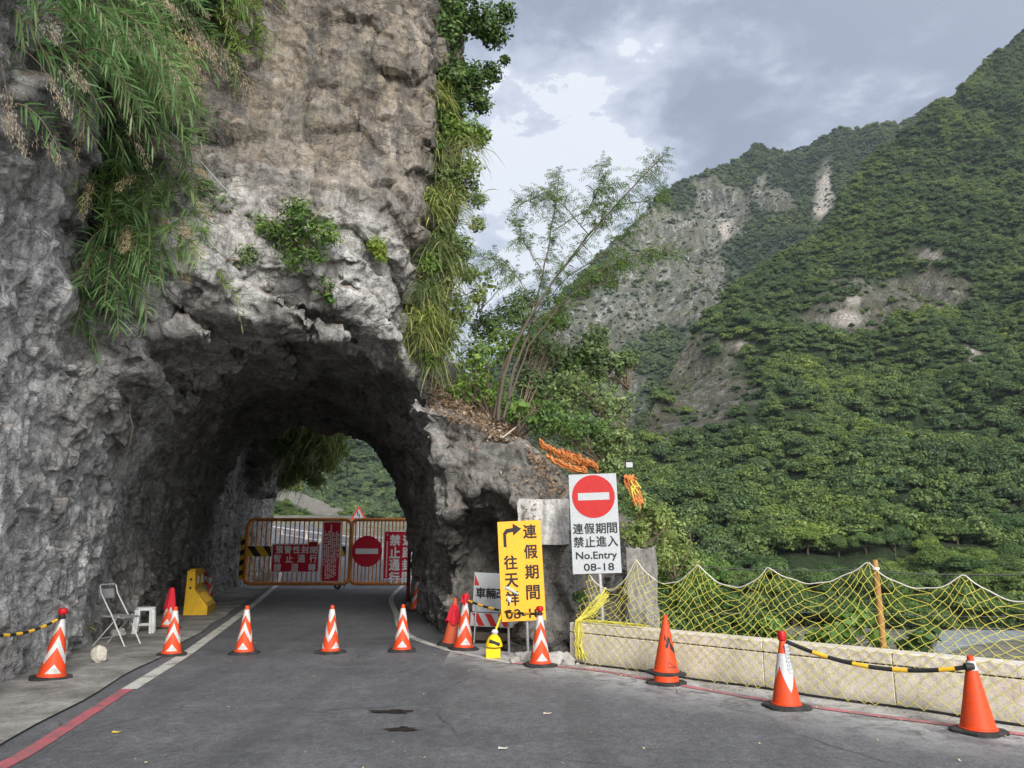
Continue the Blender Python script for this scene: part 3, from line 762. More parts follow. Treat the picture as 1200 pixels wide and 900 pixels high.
def facet(q, scale, seed, step, tilt):
    """broken rock: every cell is a flat facet with its own height and tilt"""
    q = q / scale + 300; i = np.floor(q).astype(np.int64); best = np.full(len(q), 9.0); val = np.zeros(len(q))
    for dx in (-1, 0, 1):
        for dy in (-1, 0, 1):
            for dz in (-1, 0, 1):
                c = i + np.array([dx, dy, dz]); h = _hash(c[:, 0], c[:, 1], c[:, 2], seed); h2 = _hash(c[:, 0], c[:, 1], c[:, 2], seed + 77)
                o = c + np.stack([(h & np.uint32(1023)) / 1023.0, ((h >> np.uint32(10)) & np.uint32(1023)) / 1023.0, ((h >> np.uint32(20)) & np.uint32(1023)) / 1023.0], 1)
                g3 = np.stack([(h2 & np.uint32(1023)) / 511.5 - 1, ((h2 >> np.uint32(10)) & np.uint32(1023)) / 511.5 - 1, ((h2 >> np.uint32(20)) & np.uint32(1023)) / 511.5 - 1], 1)
                r = q - o; dd = (r * r).sum(1); n = dd < best
                v = step * (((h >> np.uint32(5)) & np.uint32(255)) / 127.5 - 1) + tilt * scale * (r * g3).sum(1)
                val = np.where(n, v, val); best = np.where(n, dd, best)
    return val
def crag(p, nrm):
    """fine relief: pockets, sheared plates and blocks"""
    x, y, z = p.T
    upper = np.clip((z - 6.3) / .8, 0, 1) * np.clip((y - 9.3) / 1, 0, 1)          # tan cliff above the rim: flatter
    leftw = np.clip((-3.0 - x) / 1, 0, 1) * np.clip((5.0 - z) / 2, 0, 1)
    spur = np.clip((x + 1.6) / .5, 0, 1) * (z < 5)
    q = p + .10 * np.stack([vnoise(p, .45, 41), vnoise(p, .45, 42), vnoise(p, .45, 43)], 1)
    d = facet(q @ np.array([[1, .1, 0], [-.1, 1, 0], [.35, .25, 1.35]]), 1.0, 3, .06, .17) * (1 - .3 * leftw)
    d = d + facet(q @ np.array([[1.3, .0, .3], [0, 1.1, .2], [-.4, .2, 1.2]]), .40, 9, .036, .17)
    d = d + facet(q, .15, 19, .012, .17)
    hol_ = vnoise(p, (.20, .20, .26), 32); d = d - leftw * .045 * np.clip(hol_ - .12, 0, 1) * 2.4 + leftw * .022 * (1 - 2 * np.abs(vnoise(p, (.4, .4, .6), 31)))
    d = d + .014 * fbm(p, .12, 3, 55, .6)
    d = d + upper * (.035 * fbm(p, (.6, .6, 1.0), 5, 61) + .02 * (1 - 2 * np.abs(vnoise(p @ np.array([[.8, 0, .6], [0, 1, 0], [-.6, 0, .8]]), (.9, .9, 2.4), 66))))
    return d * np.clip((z + .25) / .3, 0, 1) ** .5 if False else d
nrm = vnormals(vV, vF)
vV = vV + nrm * crag(vV, nrm)[:, None]
core_ = vis.copy()                             # the coarse back overlaps the fine front a little, set inward
for _ in range(2):
    vm_ = np.zeros(len(V), bool); vm_[F[~core_].ravel()] = True; core_ = core_ & ~vm_[F].any(1)
hV, hF = compact(V, F[~core_]); hV = hV - vnormals(hV, hF) * .10
AV = np.concatenate([vV, hV]); AF = np.concatenate([vF, hF + len(vV)])
m, nt, out = newmat('cliff_rock')
co = worldco(nt); sep = N(nt, 'ShaderNodeSeparateXYZ'); L(nt, co, sep.inputs[0])
big = noise(nt, co, .45, 5, .6, .3); mid = noise(nt, co, 1.7, 8, .7, .5); fn = noise(nt, co, 9, 8, .75); fn2 = noise(nt, co, 38, 5, .7)
stv = noise(nt, worldco(nt, (1.5, 1.5, .22)), 1.6, 7, .7, .8)
lay = noise(nt, worldco(nt, (.5, .5, 3.2)), 2.2, 6, .7, 1.0)
grey = ramp(nt, mid, [(.30, (.15, .147, .14)), (.5, (.29, .286, .275)), (.68, (.46, .452, .435))])
grey = mixc(nt, ramp(nt, lay, [(.45, 0), (.7, .5)]), grey, (.13, .125, .115))
tan = ramp(nt, mid, [(.30, (.065, .056, .046)), (.45, (.17, .143, .11)), (.58, (.27, .225, .17)), (.74, (.40, .355, .29))])
tan = mixc(nt, ramp(nt, noise(nt, co, 3.1, 6, .7, .4), [(.52, 0), (.62, .7)]), tan, (.24, .225, .21))
tan = mixc(nt, math_(nt, 'MULTIPLY', ramp(nt, stv, [(.50, 0), (.60, 1)]), .8), tan, (.075, .07, .066))
zf = math_(nt, 'ADD', sep.outputs[2], math_(nt, 'MULTIPLY', math_(nt, 'SUBTRACT', big, .5), 3.0))
yfac = ramp(nt, math_(nt, 'MULTIPLY', math_(nt, 'ADD', sep.outputs[1], math_(nt, 'MULTIPLY', big, 2)), .1), [(.98, 0), (1.12, 1)])
tf = math_(nt, 'MULTIPLY', ramp(nt, math_(nt, 'MULTIPLY', zf, .1), [(.46, 0), (.80, .85)]), yfac)
c = mixc(nt, tf, grey, tan)
# pale sprayed concrete round the mouth
rimn = N(nt, 'ShaderNodeVectorMath', operation='DISTANCE'); mp = N(nt, 'ShaderNodeMapping'); mp.inputs['Scale'].default_value = (1, .9, 1); L(nt, co, mp.inputs[0]); L(nt, mp.outputs[0], rimn.inputs[0]); rimn.inputs[1].default_value = (-3.7, 9.9, 2.6)
rf = ramp(nt, math_(nt, 'ADD', math_(nt, 'MULTIPLY', rimn.outputs['Value'], .1), math_(nt, 'MULTIPLY', math_(nt, 'SUBTRACT', big, .5), .25)), [(.20, 0), (.28, 1), (.38, 1), (.45, 0)])
rfm = math_(nt, 'MULTIPLY', rf, ramp(nt, fn, [(.3, .45), (.6, 1)]))
rfm = math_(nt, 'MULTIPLY', rfm, ramp(nt, math_(nt, 'MULTIPLY', sep.outputs[1], .05), [(.60, 1), (.72, 0)]))
rfm = math_(nt, 'MULTIPLY', rfm, math_(nt, 'SUBTRACT', 1.0, tf))
rfm = math_(nt, 'MULTIPLY', rfm, ramp(nt, math_(nt, 'MULTIPLY', math_(nt, 'ADD', sep.outputs[0], 5.0), .2), [(.56, 1), (.78, .15)]))
c = mixc(nt, math_(nt, 'MULTIPLY', rfm, .85), c, mixc(nt, ramp(nt, mid, [(.35, 0), (.6, 1)]), (.38, .38, .372), (.64, .635, .62)))
# darker tone deep and high in the vault, then damp patches
vault_dark = math_(nt, 'MULTIPLY', ramp(nt, math_(nt, 'MULTIPLY', sep.outputs[1], .05), [(.60, 0), (.78, 1)]), ramp(nt, math_(nt, 'MULTIPLY', sep.outputs[2], .1), [(.32, 0), (.48, 1)]))
c = mixc(nt, math_(nt, 'MULTIPLY', vault_dark, .3), c, (.03, .034, .034))
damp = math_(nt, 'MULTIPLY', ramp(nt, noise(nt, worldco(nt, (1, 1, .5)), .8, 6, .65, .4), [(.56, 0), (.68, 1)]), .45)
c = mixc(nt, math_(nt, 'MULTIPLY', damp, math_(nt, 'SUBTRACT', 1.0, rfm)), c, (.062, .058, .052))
# dark run-off streaks, painted corner shade and the dark buttress right of the mouth
stk = noise(nt, worldco(nt, (2.2, 2.2, .16)), 1.5, 6, .65, .7)
c = mixc(nt, math_(nt, 'MULTIPLY', ramp(nt, stk, [(.52, 0), (.61, 1)]), .5), c, (.055, .052, .047))
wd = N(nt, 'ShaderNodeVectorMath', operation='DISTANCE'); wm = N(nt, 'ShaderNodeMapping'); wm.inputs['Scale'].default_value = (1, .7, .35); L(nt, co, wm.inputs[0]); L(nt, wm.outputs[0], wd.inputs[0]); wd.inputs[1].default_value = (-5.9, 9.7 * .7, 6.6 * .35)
corner_shade = ramp(nt, math_(nt, 'ADD', math_(nt, 'MULTIPLY', wd.outputs['Value'], .5), math_(nt, 'MULTIPLY', math_(nt, 'SUBTRACT', mid, .5), .5)), [(.25, 1), (.55, 0)])
c = mixc(nt, math_(nt, 'MULTIPLY', corner_shade, .75), c, (.028, .028, .026))
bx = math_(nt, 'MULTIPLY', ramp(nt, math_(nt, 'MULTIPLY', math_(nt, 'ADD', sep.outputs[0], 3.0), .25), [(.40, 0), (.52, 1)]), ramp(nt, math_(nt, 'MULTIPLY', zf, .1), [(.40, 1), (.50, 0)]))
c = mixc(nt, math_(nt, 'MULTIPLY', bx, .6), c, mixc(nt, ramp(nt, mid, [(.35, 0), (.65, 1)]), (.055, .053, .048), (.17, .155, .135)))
# soil and litter on flat tops
nrmn = N(nt, 'ShaderNodeNewGeometry'); sn = N(nt, 'ShaderNodeSeparateXYZ'); L(nt, nrmn.outputs['Normal'], sn.inputs[0])
flat = math_(nt, 'MULTIPLY', ramp(nt, sn.outputs[2], [(.45, 0), (.75, 1)]), ramp(nt, fn, [(.35, .3), (.6, 1)]))
c = mixc(nt, math_(nt, 'MULTIPLY', flat, .8), c, mixc(nt, ramp(nt, fn2, [(.4, 0), (.6, 1)]), (.10, .07, .045), (.25, .18, .13)))
c = mixc(nt, 1, c, ramp(nt, fn, [(.28, .62), (.72, 1.32)]), 'MULTIPLY')
c = mixc(nt, 1, c, ramp(nt, fn2, [(.25, .7), (.75, 1.22)]), 'MULTIPLY')
moss = math_(nt, 'MULTIPLY', ramp(nt, noise(nt, co, 1.1, 6, .7), [(.58, 0), (.68, 1)]), ramp(nt, fn, [(.45, 0), (.6, .65)]))
c = mixc(nt, math_(nt, 'MULTIPLY', moss, .6), c, (.07, .085, .03))
dco = N(nt, 'ShaderNodeMixRGB'); dco.inputs[0].default_value = .10; L(nt, co, dco.inputs[1]); dnz = N(nt, 'ShaderNodeTexNoise'); dnz.inputs['Scale'].default_value = 4.0; dnz.inputs['Detail'].default_value = 6; L(nt, co, dnz.inputs['Vector']); L(nt, dnz.outputs['Color'], dco.inputs[2])
def vor(sc_, feat='DISTANCE_TO_EDGE'):
    v_ = N(nt, 'ShaderNodeTexVoronoi', feature=feat); v_.inputs['Scale'].default_value = sc_; mpv = N(nt, 'ShaderNodeMapping'); mpv.inputs['Scale'].default_value = (1, 1, 1.5); mpv.inputs['Rotation'].default_value = (.4, .3, .2); L(nt, dco.outputs[0], mpv.inputs[0]); L(nt, mpv.outputs[0], v_.inputs['Vector']); return v_.outputs['Distance']
e1 = ramp(nt, vor(3.2), [(0, 0), (.05, 1)]); e2 = ramp(nt, vor(8.5), [(0, 0), (.09, 1)]); pv_ = vor(14, 'F1')
gate1 = ramp(nt, noise(nt, co, 1.3, 4, .6), [(.45, 0), (.58, 1)]); gate2 = ramp(nt, noise(nt, co, 2.6, 4, .6), [(.42, 0), (.6, 1)])
ce = math_(nt, 'MULTIPLY', math_(nt, 'SUBTRACT', 1.0, e1), gate1); ce2 = math_(nt, 'MULTIPLY', math_(nt, 'SUBTRACT', 1.0, e2), gate2)
crs = math_(nt, 'MAXIMUM', ce, math_(nt, 'MULTIPLY', ce2, .7))
c = mixc(nt, math_(nt, 'MULTIPLY', crs, .5), c, (.03, .028, .025))
pits = math_(nt, 'MULTIPLY', ramp(nt, noise(nt, worldco(nt, (1.2, 1.2, .8)), 15, 5, .65, .6), [(.34, 1), (.44, 0)]), .45)
c = mixc(nt, pits, c, (.045, .043, .04))
hb = math_(nt, 'ADD', math_(nt, 'MULTIPLY', fn, 1.1), math_(nt, 'ADD', math_(nt, 'MULTIPLY', fn2, .4), math_(nt, 'MULTIPLY', math_(nt, 'ADD', crs, pits), -.45)))
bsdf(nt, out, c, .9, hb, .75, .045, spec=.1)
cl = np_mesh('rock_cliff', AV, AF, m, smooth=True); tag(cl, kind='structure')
print('cliff faces', len(AF))
from mathutils.bvhtree import BVHTree
dg = bpy.context.evaluated_depsgraph_get()
CLB = BVHTree.FromPolygons([tuple(v) for v in V.tolist()], [tuple(f) for f in F.tolist()])
def hit(px, py, default=None):
    d = Vector(ray(px, py)).normalized(); l, n, i, t = CLB.ray_cast(Vector((0, 0, EYE)), d)
    if l is None: return (P(px, py, default) if default else None), Vector((0, -1, 0))
    if n.dot(d) > 0: n = -n
    return l, n
# ------------------------------------------------------------------ object materials
M_OR = plain('cone_orange', (.62, .058, .012), .5, dirt=.55, dirtc=(.26, .07, .04), dscale=9, bump=.05)
M_OR2 = plain('cone_orange_faded', (.50, .085, .035), .55, dirt=.45, dirtc=(.25, .08, .05), dscale=9, bump=.05)
M_WHT = plain('reflective_white', (.50, .50, .49), .45, dirt=.75, dirtc=(.25, .24, .22), dscale=14, bump=.05)
M_SIL = plain('reflective_silver', (.50, .50, .51), .35, dirt=.4, dirtc=(.2, .2, .2), dscale=12, bump=.05)
M_RUB = plain('black_rubber', (.022, .022, .023), .75, dirt=.5, dirtc=(.09, .085, .08), dscale=9, bump=.25)
M_RED = plain('red_plastic', (.42, .012, .016), .3, dirt=.25, dirtc=(.1, .01, .01), bump=.03)
M_CLOTH = plain('red_cloth', (.55, .02, .035), .8, dirt=.3, dirtc=(.25, .01, .02), dscale=18, bump=.3)
M_YEL = plain('yellow_plastic', (.60, .36, .012), .5, dirt=.4, dirtc=(.22, .14, .03), dscale=5, bump=.06)
M_YEL2 = plain('yellow_tape', (.70, .42, .03), .5, dirt=.3, dirtc=(.2, .14, .05), dscale=20, bump=.03)
M_YELB = plain('bright_yellow_plastic', (.75, .52, .01), .4, dirt=.25, dirtc=(.3, .2, .03), bump=.03)
M_BLK = plain('black_plastic', (.018, .018, .02), .5, dirt=.3, dirtc=(.07, .07, .07), bump=.05)
M_STEEL = plain('galvanised_steel', (.42, .43, .44), .4, .6, dirt=.35, dirtc=(.2, .18, .15), dscale=12, bump=.08)
M_SGW = plain('sign_white', (.37, .39, .41), .5, dirt=.18, dirtc=(.40, .40, .38), dscale=5, bump=.02)
M_SGR = plain('sign_red', (.38, .012, .012), .45, dirt=.15, dirtc=(.5, .06, .05), dscale=8, bump=.02)
M_SGDR = plain('sign_dark_red', (.56, .012, .035), .5, dirt=.2, dirtc=(.22, .01, .02), bump=.02)
M_SGY = plain('sign_yellow', (.80, .37, .03), .5, dirt=.15, dirtc=(.6, .34, .06), dscale=6, bump=.02)
M_INK = plain('black_lettering', (.018, .018, .02), .5, dirt=.1, bump=.01)
M_INKW = plain('white_lettering', (.80, .80, .80), .5, dirt=.3, dirtc=(.4, .3, .3), dscale=25, bump=.01)
M_RUST = plain('rusty_orange_steel', (.66, .25, .07), .65, .0, dirt=.45, dirtc=(.10, .045, .025), dscale=9, bump=.25)
M_ROPEY = plain('yellow_rope', (.56, .51, .09), .7, dirt=.25, dirtc=(.3, .25, .05), dscale=20, bump=.2)
M_ROPEW = plain('white_rope', (.62, .60, .55), .7, dirt=.3, dirtc=(.3, .28, .25), dscale=20, bump=.2)
M_WOOD = plain('bamboo_post', (.36, .20, .07), .6, dirt=.4, dirtc=(.16, .09, .04), dscale=10, bump=.15)
M_WPL = plain('white_plastic', (.62, .65, .64), .45, dirt=.5, dirtc=(.30, .30, .27), dscale=9, bump=.05)
M_GPL = plain('grey_plastic', (.23, .23, .24), .5, dirt=.4, dirtc=(.12, .12, .12), dscale=9, bump=.05)
M_ORP = plain('orange_mesh_plastic', (.56, .19, .05), .8, dirt=.6, dirtc=(.16, .13, .07), dscale=16, bump=.8)
m, nt, out = newmat('parapet_stone')
co = worldco(nt); a = noise(nt, co, 2.2, 7, .65); b = noise(nt, co, 55, 4, .7)
c = ramp(nt, a, [(.3, (.50, .455, .40)), (.55, (.64, .59, .53)), (.75, (.70, .65, .59))]); c = mixc(nt, 1, c, ramp(nt, b, [(.25, .7), (.75, 1.2)]), 'MULTIPLY')
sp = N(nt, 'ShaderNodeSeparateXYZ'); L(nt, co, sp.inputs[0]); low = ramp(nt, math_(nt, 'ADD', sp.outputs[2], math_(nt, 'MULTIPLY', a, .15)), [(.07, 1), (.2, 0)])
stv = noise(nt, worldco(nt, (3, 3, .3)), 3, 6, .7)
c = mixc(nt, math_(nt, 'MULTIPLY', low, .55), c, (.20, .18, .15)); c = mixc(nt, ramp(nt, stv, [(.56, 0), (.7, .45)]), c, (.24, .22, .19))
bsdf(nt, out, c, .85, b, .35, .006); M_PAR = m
m, nt, out = newmat('weathered_concrete')
co = worldco(nt); a = noise(nt, worldco(nt, (2, 2, .5)), 1.8, 8, .75, .8); b = noise(nt, co, 24, 6, .75)
c = ramp(nt, a, [(.35, (.17, .165, .15)), (.5, (.36, .355, .34)), (.62, (.62, .61, .59))]); c = mixc(nt, 1, c, ramp(nt, b, [(.25, .55), (.75, 1.3)]), 'MULTIPLY')
bsdf(nt, out, c, .9, b, .8, .02); M_CONC = m
M_PIER = plain('old_mortared_stone', (.26, .25, .23), .9, dirt=.9, dirtc=(.08, .075, .065), dscale=7, bump=.8, fine=30)

# ------------------------------------------------------------------ lettering
def text_mesh(items, name, mat, parent, y=-.006, bold=.0):
    wt = bold; bold = 0
    """items: (string, centre x, centre z, height, width or None); letters are flat shapes in the sign's XZ plane"""
    V = []; F = []
    for (s_, cx, cz, hh, ww) in items:
        cu = bpy.data.curves.new('t', 'FONT'); cu.body = s_; cu.size = 1; cu.offset = bold; cu.resolution_u = 3
        o = bpy.data.objects.new('t', cu); COL.objects.link(o)
        bpy.context.view_layer.update()
        ev = o.evaluated_get(bpy.context.evaluated_depsgraph_get()); me = bpy.data.meshes.new_from_object(ev)
        co_ = [v.co.copy() for v in me.vertices]
        if co_:
            x0 = min(v.x for v in co_); x1 = max(v.x for v in co_); y0 = min(v.y for v in co_); y1 = max(v.y for v in co_)
            k = hh / (y1 - y0); kx = k if ww is None else ww / (x1 - x0)
            b = len(V)
            for q_, (ox, oz) in enumerate([(0, 0), (-1, -1), (1, 1), (1, -1), (-1, 1)] if wt else [(0, 0)]):
                b = len(V); e_ = wt * .5 * min(hh, .5)
                for v in co_: V.append((cx + (v.x - (x0 + x1) / 2) * kx + ox * e_, y - q_ * .0004, cz + (v.y - (y0 + y1) / 2) * k + oz * e_))
                for p_ in me.polygons: F.append([b + i for i in p_.vertices])
        bpy.data.objects.remove(o); bpy.data.curves.remove(cu); bpy.data.meshes.remove(me)
    mb = MB(); mb.add(V, F); return mb.build(name, mat, parent)
def cjk(s_, x, z, size, dx=0, dz=0):
    return [(ch, x + i * dx, z + i * dz, size * .93, size * .90) for i, ch in enumerate(s_)]
def disc(mb, cx, cz, r, y, mat=0, n=40):
    mb.add([(cx + r * math.cos(2 * math.pi * i / n), y, cz + r * math.sin(2 * math.pi * i / n)) for i in range(n)], [tuple(range(n))], mat)
def quad(mb, x0, z0, x1, z1, y, mat=0): mb.add([(x0, y, z0), (x1, y, z0), (x1, y, z1), (x0, y, z1)], [(0, 1, 2, 3)], mat)

# ------------------------------------------------------------------ traffic cones
def cone_r(z, H, r0, r1): return r0 + (r1 - r0) * (z - .035) / (H - .035)
def cone_patch(mb, H, r0, r1, lo, hi, th0, th1, n=14, off=.0025):
    """band on the cone between lo(t) and hi(t), t in 0..1 over the angle range"""
    V = []; F = []
    for i in range(n + 1):
        t = i / n; th = th0 + (th1 - th0) * t; a = lo(t); b = max(hi(t), a + 1e-4)
        for k in range(4):
            z = a + (b - a) * k / 3; r = cone_r(z, H, r0, r1) + off; V.append((r * math.cos(th), r * math.sin(th), z))
    for i in range(n):
        for k in range(3): F.append((i * 4 + k, (i + 1) * 4 + k, (i + 1) * 4 + k + 1, i * 4 + k + 1))
    mb.add(V, F)
def make_cone(name, label, kind, H=.72, r0=.138, r1=.027, body_mat=None):
    t = thing(name, label, 'traffic cone')
    b = MB()
    hb = .20
    poly = []
    for q in range(4):
        a0 = q * math.pi / 2 + math.pi / 4
        for da in (-.28, -.1, .1, .28): poly.append((hb * 1.22 * math.cos(a0 + da), hb * 1.22 * math.sin(a0 + da)))
    n = len(poly)
    vs = [(x, y, 0) for x, y in poly] + [(x, y, .024) for x, y in poly] + [(x * .93, y * .93, .034) for x, y in poly] + [(x * .78, y * .78, .038) for x, y in poly]
    fs = [tuple(reversed(range(n)))] + [(k * n + i, k * n + (i + 1) % n, (k + 1) * n + (i + 1) % n, (k + 1) * n + i) for k in range(3) for i in range(n)] + [tuple(3 * n + i for i in range(n))]
    b.add(vs, fs); b.build('base', M_RUB, t)
    c = MB(); c.lathe([(r0 + .014, .034), (r0 + .012, .05), (r0, .052), (cone_r(.3, H, r0, r1), .3), (cone_r(.5, H, r0, r1), .5), (r1 + .004, H - .05), (r1 + .003, H - .045), (r1 + .001, H), (r1 - .006, H + .004), (r1 - .008, H - .03)], 36)
    c.build('body', body_mat or M_OR, t, smooth=True)
    s_ = MB(); step = 2 * math.pi / 3
    if kind == 'chevron':
        for k in range(3):
            c0 = k * step - math.pi / 2 - step / 2
            tri = lambda u: 1 - abs(2 * u - 1)
            cone_patch(s_, H, r0, r1, lambda u: .17 + .19 * tri(u), lambda u: .27 + .22 * tri(u), c0, c0 + step, 16)
            cone_patch(s_, H, r0, r1, lambda u: .075, lambda u: .076 + .10 * tri(u), c0 + step * .2, c0 + step * .8, 12)
            cone_patch(s_, H, r0, r1, lambda u: .46 + .13 * tri(u), lambda u: .665, c0, c0 + step, 12)
        s_.build('reflective_band', M_WHT, t, smooth=True)
    elif kind == 'top_band':
        cone_patch(s_, H, r0, r1, lambda u: H - .135, lambda u: H - .045, 0, 2 * math.pi, 30)
        s_.build('reflective_band', M_SIL, t, smooth=True)
    elif kind == 'diamond':
        for k in range(3):
            c0 = k * step - math.pi / 2 - step / 2
            cone_patch(s_, H, r0, r1, lambda u: .17 + .26 * abs(2 * u - 1), lambda u: .56, c0, c0 + step, 16)
        s_.build('reflective_band', M_SIL, t, smooth=True)
    return t
def add_lamp(t, H=.72):
    mb = MB(); mb.lathe([(.028, H - .03), (.030, H + .004), (.048, H + .01), (.052, H + .03), (.046, H + .062), (.03, H + .07), (.012, H + .074)], 20); l = mb.build('warning_lamp', M_RED, t, smooth=True)
    q = MB(); q.lathe([(.034, H - .05), (.036, H - .028), (.034, H - .006)], 18, capb=False, capt=False); q.tube([(.03, 0, H - .03), (.052, 0, H - .035)], .008, 6); q.build('clamp', M_BLK, l, smooth=True)
    return l
def add_cloth(t, z0, z1, r, seed, name='red_flag'):
    g = random.Random(seed); mb = MB(); n = 26; rows = 9; V = []
    for j in range(rows):
        z = z0 + (z1 - z0) * j / (rows - 1); f = 1 - j / (rows - 1)
        for i in range(n):
            a = 2 * math.pi * i / n
            rad = .036 + (r - .036) * f ** .8 + .014 * math.sin(5 * a + seed) * (.3 + f) + g.uniform(-.006, .006)
            V.append((rad * math.cos(a), rad * math.sin(a), z + (.03 * math.sin(3 * a + seed) if j == 0 else 0)))
    mb.add(V, [(j * n + i, j * n + (i + 1) % n, (j + 1) * n + (i + 1) % n, (j + 1) * n + i) for j in range(rows - 1) for i in range(n)])
    return mb.build(name, M_CLOTH, t, smooth=True)
GC = 'traffic cones closing the road'
PC = make_cone('traffic_cone', 'orange cone with white chevrons on the white left edge line, directly before the yellow barrier', 'chevron')
PC['group'] = GC; PC.location = G(201, 768); PC.rotation_euler = (0, 0, .35)
c = dup(PC, G(286, 766), (0, 0, .1), 'chevron cone second from left in the row across the road')
c = dup(PC, G(387, 765), (0, 0, .95), 'chevron cone in the middle of the lane, in front of the gate wheel')
c = dup(PC, G(471, 763), (R(1), 0, .15), 'chevron cone at the right end of the row, near the pillar of the tunnel mouth')
c = dup(PC, G(197, 737), (R(2), R(5), 2.2), 'leaning chevron cone draped in a red flag beside the yellow barrier')
add_cloth(c, .36, .74, .10, 2)
c = dup(PC, G(238, 704), (0, R(2), .6), 'chevron cone with red top behind the yellow barrier, wall side')
add_lamp(c)
c = dup(PC, G(244, 706), (0, 0, 1.3), 'white-tipped chevron cone just behind the yellow barrier, nearer the road')
c = dup(PC, G(487, 716), (0, R(3), .4), 'shaded chevron cone inside the tunnel at the foot of the right wall')
C_L = dup(PC, G(60, 796), (0, R(3), .55), 'chevron cone with red lamp by the left rock wall, holding a tape bar', scale=(1.05, 1.05, 1.0)); add_lamp(C_L)
C_L2 = dup(PC, G(-42, 830), (0, 0, .55), 'cone with a red lamp at the left picture edge holding the bar', scale=(1.05, 1.05, 1.0)); add_lamp(C_L2)
C_R1 = dup(PC, G(543, 761), (0, R(2), .3), 'chevron cone with ribboned red lamp standing left of the yellow detour sign'); add_lamp(C_R1); add_cloth(C_R1, .66, .80, .06, 5, 'ribbon')
C_R2 = dup(PC, G(633, 780), (0, 0, .2), 'chevron cone with red lamp at the right foot of the yellow detour sign'); add_lamp(C_R2)
co1 = make_cone('traffic_cone', 'plain faded orange cone wrapped in shiny red ribbon beside the dark rock hollow', 'plain', H=.70, body_mat=M_OR2)
co1.location = G(529, 756); co1.rotation_euler = (0, R(4), 0); co1['group'] = GC
add_cloth(co1, .34, .62, .12, 9, 'ribbon')
# stacked cone with black marks
cs_ = make_cone('traffic_cone', 'scuffed orange cone with black smears on two stacked bases before the parapet', 'plain', H=.74, r0=.15)
cs_.location = G(781, 799) + Vector((0, 0, .10)); cs_.rotation_euler = (R(1), R(1), .3)
cs_['group'] = GC
mk = MB()
for (u0, u1, lo, hi) in [(0.0, .35, lambda t: .40 + .05 * math.sin(6 * t), lambda t: .50 - .10 * t), (.25, .55, lambda t: .36 + .08 * t, lambda t: .49 - .04 * t), (.45, .9, lambda t: .33 - .08 * t, lambda t: .43 - .12 * t), (.1, .3, lambda t: .34, lambda t: .39)]:
    cone_patch(mk, .74, .15, .027, lo, hi, -2.25 + 1.7 * u0, -2.25 + 1.7 * u1, 8, .003)
for (a0, a1, lo, hi) in [(-1.9, -1.05, lambda t: .095, lambda t: .105), (-1.9, -1.86, lambda t: .095, lambda t: .17)]:
    cone_patch(mk, .74, .15, .027, lo, hi, a0, a1, 8, .003)
cone_patch(mk, .74, .15, .027, lambda t: .165 - .07 * t, lambda t: .175 - .07 * t, -1.9, -1.05, 8, .003)
mk.build('black_smear', M_INK, cs_, smooth=True)
cs2 = make_cone('traffic_cone', 'flattened lower cone under the black-smeared cone, only its rim and base showing', 'plain', H=.74, r0=.15)
for k in kids(cs2):
    if k.name.startswith('body'): bpy.data.objects.remove(k)
mb = MB(); mb.lathe([(.155, .034), (.15, .05), (.146, .105)], 32, capt=False); mb.build('body', M_OR, cs2, smooth=True)
cs2.location = G(781, 801); cs2.rotation_euler = (0, 0, .8); cs2['group'] = GC
# cone with paper notice
cp = make_cone('traffic_cone', 'orange cone with silver diamond band, red cap and white paper notice, near the parapet', 'diamond', H=.72)
cp.location = G(922, 829); cp.rotation_euler = (0, 0, .15); cp['group'] = GC
mb = MB(); mb.lathe([(.034, .69), (.043, .70), (.044, .775), (.038, .79)], 20); mb.build('cap', M_RED, cp, smooth=True)
nb = MB(); V = []; nn_ = 6
for i in range(nn_ + 1):
    for j in range(7):
        z = .66 - .30 * j / 6; th = -1.75 + .1 * j / 6 + (i / nn_) * (.75 + .12 * math.sin(j)); r = max(cone_r(z, .72, .138, .027) + .008, .062); V.append((r * math.cos(th) + .01 * j / 6, r * math.sin(th), z))
nb.add(V, [(i * 7 + j, i * 7 + j + 1, (i + 1) * 7 + j + 1, (i + 1) * 7 + j) for i in range(nn_) for j in range(6)])
nt_o = nb.build('paper_notice', M_SGW, cp, smooth=True)
pm = MB(); g_ = random.Random(4)
for j in range(7):
    for i in range(3):
        if g_.random() < .85:
            z = .63 - .038 * j; th = -1.66 + i * .26; r = .072 + .003 * j
            for q in range(4):
                dz = g_.uniform(-.011, .011); a0 = th + g_.uniform(-.07, .05); a1 = a0 + g_.uniform(.03, .10)
                pm.add([(r * math.cos(a0), r * math.sin(a0), z + dz), (r * math.cos(a1), r * math.sin(a1), z + dz), (r * math.cos(a1), r * math.sin(a1), z + dz + .004), (r * math.cos(a0), r * math.sin(a0), z + dz + .004)], [(0, 1, 2, 3)])
pm.build('handwriting', M_INK, nt_o)
ct = make_cone('traffic_cone', 'tall clean orange cone with silver top band, rightmost before the parapet', 'top_band', H=.73, r0=.15)
ct.location = G(1147, 858); ct.rotation_euler = (0, 0, .5); ct['group'] = GC

PC.scale = (.93, .93, .91)
for o in bpy.data.objects:
    if o.name.startswith('traffic_cone') and o.parent is None and o is not PC:
        px_, _ = proj(np.array([o.location[:]]))
        if 270 < px_[0] < 480 and o.location.y < 13: o.scale = (.93, .93, .91)
C_R2.scale = (.95, .95, .93); cs_.scale = cs2.scale = (.92, .92, .86); cp.scale = (.94, .94, .88); ct.scale = (.90, .90, .82)
cs_.location.z = .085
bpy.context.view_layer.update()
